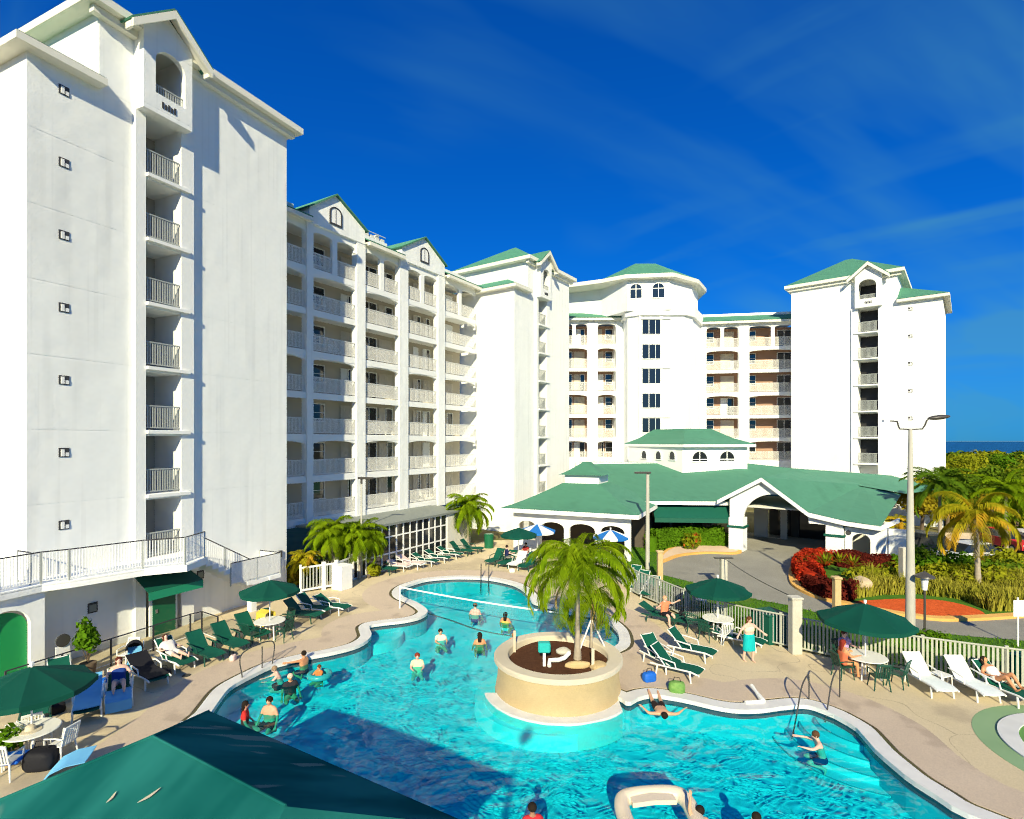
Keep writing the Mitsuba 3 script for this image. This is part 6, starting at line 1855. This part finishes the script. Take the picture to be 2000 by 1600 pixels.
m = MB(); grass_mass(m, P([(1660, 1172), (1720, 1163), (1800, 1162), (1880, 1172), (1935, 1196), (2300, 1180), (2300, 1130), (1780, 1128), (1690, 1135)]), 16000, .95, 51, .035)
solo('ornamental_grass', m, 'm_grassblade', 'tall dry-green ornamental grasses behind the red mulch bed', 'grass', None, 'stuff')
m = MB(); vp = lawn1.difference(deck.buffer(.15))
for g in getattr(vp, 'geoms', [vp]):
    if g.area > 3: grass_mass(m, list(g.exterior.coords), 15000, .12, 52, .02)
solo('lawn_grass', m, 'm_turf', 'short mown grass of the verge between fence and drive', 'grass', None, 'stuff')
for i, (px, py, rad, n, mt, lab) in enumerate((
        (1815, 1128, (1.5, .9, .8), 1300, 'm_hedge', 'bright green mounded shrub left of the golden palm trunk'), (1850, 1140, (1.6, .9, .75), 1200, 'm_bush', 'olive shrub in front of the mounded green one'),
        (1795, 1118, (1.0, .9, 1.0), 900, 'm_bushdark', 'dark shrub behind the tall lamp post'), (1945, 1132, (1.6, 1.0, .8), 1300, 'm_bushdark', 'dark spreading shrub right of the golden palm trunk'),
        (1990, 1120, (1.5, 1.0, .9), 1200, 'm_bush', 'olive shrub at the right edge under the red car'), (1885, 1128, (.9, .8, 1.0), 800, 'm_hedge', 'green shrub around the golden palm trunk'),
        (1720, 1136, (1.6, .8, .6), 1000, 'm_bush', 'low olive shrub before the long dark red hedge'), (1975, 1150, (2.0, 1.0, .7), 1300, 'm_bush', 'low olive shrub at the right edge among the grasses'))):
    shrub('garden_shrub', lab, gp(px, py), rad, n, .13, mt, 80 + i, parts=4)
for i, (px, py, h, rad, mt, lab) in enumerate((
        (1800, 1042, 4.0, 2.4, 'm_bushgold', 'golden tree behind the car park, next to the tall lamp post'), (1850, 1040, 5.2, 2.6, 'm_bushdark', 'dark tree behind the dark palm'), (1890, 1036, 4.2, 2.4, 'm_bushgold', 'golden tree behind the golden palm'),
        (1935, 1040, 5.4, 2.8, 'm_bushdark', 'dark tree right of the golden palm crown'), (1985, 1040, 5.2, 2.8, 'm_bush', 'olive tree above the red car'), (1818, 1010, 5.6, 2.8, 'm_bush', 'olive tree at the corner of the lone tower'),
        (1960, 1000, 6.0, 3.2, 'm_hedge', 'bright green tree behind the olive one at right'), (1900, 1000, 6.0, 3.2, 'm_bush', 'olive tree between golden palm and thicket'))):
    tree(lab, gp(px, py), h, rad, mt, 100 + i, 2600, .17)
m1, m2 = MB(), MB(); g_ = np.random.default_rng(9)
for i in range(300):
    Y = 48 + 100 * g_.random() ** .8; X = Y * g_.uniform(.76, 1.08)
    if X < 43 and Y < 68: continue
    h = g_.uniform(2.6, 4.4) + .8 * math.sin(X * .21) + (.5 if Y > 100 else 0)
    r_ = g_.uniform(1.8, 3.4)
    clump(m1 if g_.random() < .55 else m2, np.array([X, Y, h - r_ * .5]), np.array([r_, r_, r_ * .75]), int(330 * (60 / Y) ** .3), .0042 * Y + .05, 500 + i, shell=.5)
    clump(m2, np.array([X, Y, .8]), np.array([r_ * .9, r_ * .9, 1.3]), 90, .3, 900 + i, shell=.2)
kt = thing('coastal_thicket', 'dense green and golden coastal thicket between the car park and the sea', 'trees', None, 'stuff')
part(kt, 'light_foliage', m1, 'm_bush', kind='stuff'); part(kt, 'dark_foliage', m2, 'm_bushdark', kind='stuff')

# ---------------------------------------------------------------- parked cars
pr('m_glasscar', (.015, .02, .025), .08, .7)
pr('m_tyre', (.02, .02, .02), .8, .2)


def car(label, pos, ang, paint, van=False):
    key = thing('parked_car', label, 'car'); M = tr(*pos) @ rz(ang)
    pk_ = 'm_paint_%d' % int(paint[0] * 1000 + paint[1] * 77)
    if pk_ not in scene:
        pr(pk_, paint, .3, .5, clearcoat=.8)
    L, W_, hb, ht = 4.5, .88, .95, 1.85 if van else 1.48
    prof = [(-2.25, .38), (-2.22, .75), (-1.95, hb), (1.1, hb), (1.95, .86), (2.22, .68), (2.25, .38)]
    m = MB(M); m.wall(Polygon(prof).buffer(.04), -W_, W_); part(key, 'body', m, pk_, 30)
    cab = [(-2.0, hb + .03), (-1.75 if van else -1.45, ht), (.25, ht), (1.05, hb + .03)]
    m = MB(M); p = np.array(cab); i_ = .14
    v = [(x, s_ * (W_ - .05 - (.16 if z > 1.2 else 0)), z) for s_ in (-1, 1) for x, z in cab]
    m.add(v, [[0, 1, 2], [0, 2, 3], [4, 6, 5], [4, 7, 6], [0, 4, 5], [0, 5, 1], [1, 5, 6], [1, 6, 2], [2, 6, 7], [2, 7, 3]]); ck = part(key, 'cabin', m, 'm_glasscar')
    m = MB(M); m.box(cab[1][0] - .02, cab[2][0] + .02, -W_ + .2, W_ - .2, ht - .02, ht + .05, None, .02); part(key, 'roof', m, pk_)
    for x in (-1.4, 1.4):
        for s_ in (-1, 1):
            w = part(key, 'wheel', MB(M @ tr(x, s_ * (W_ - .08), .33) @ rx(90)).cyl(.33, -.11, .11, 18), 'm_tyre', 40)
            part(w, 'rim', MB(M @ tr(x, s_ * (W_ + .04), .33) @ rx(90)).cyl(.2, -.008, .008, 12), 'm_metal')
    for s_ in (-1, 1):
        part(key, 'headlight', MB(M).box(2.2, 2.30, s_ * .62 - .16, s_ * .62 + .16, .62, .76, None, .02), 'm_lampwhite')
    part(key, 'bumper', MB(M).box(2.2, 2.34, -.8, .8, .36, .52, None, .03), 'm_darkmetal')
    part(key, 'windscreen_trim', MB(M).box(.22, .3, -.7, .7, ht - .03, ht + .01), 'm_darkmetal')


car('red car parked at the far right before the thicket', gp(1972, 1074), -95, (.55, .012, .015))
car('dark grey van parked behind the tall lamp post', gp(1822, 1096), -75, (.03, .035, .045), True)
car('pale silver car parked left of the golden palm trunk', gp(1880, 1104), -170, (.55, .56, .58))
car('pale car half hidden by the shrubs at the right edge', gp(2010, 1078), -95, (.62, .60, .56))
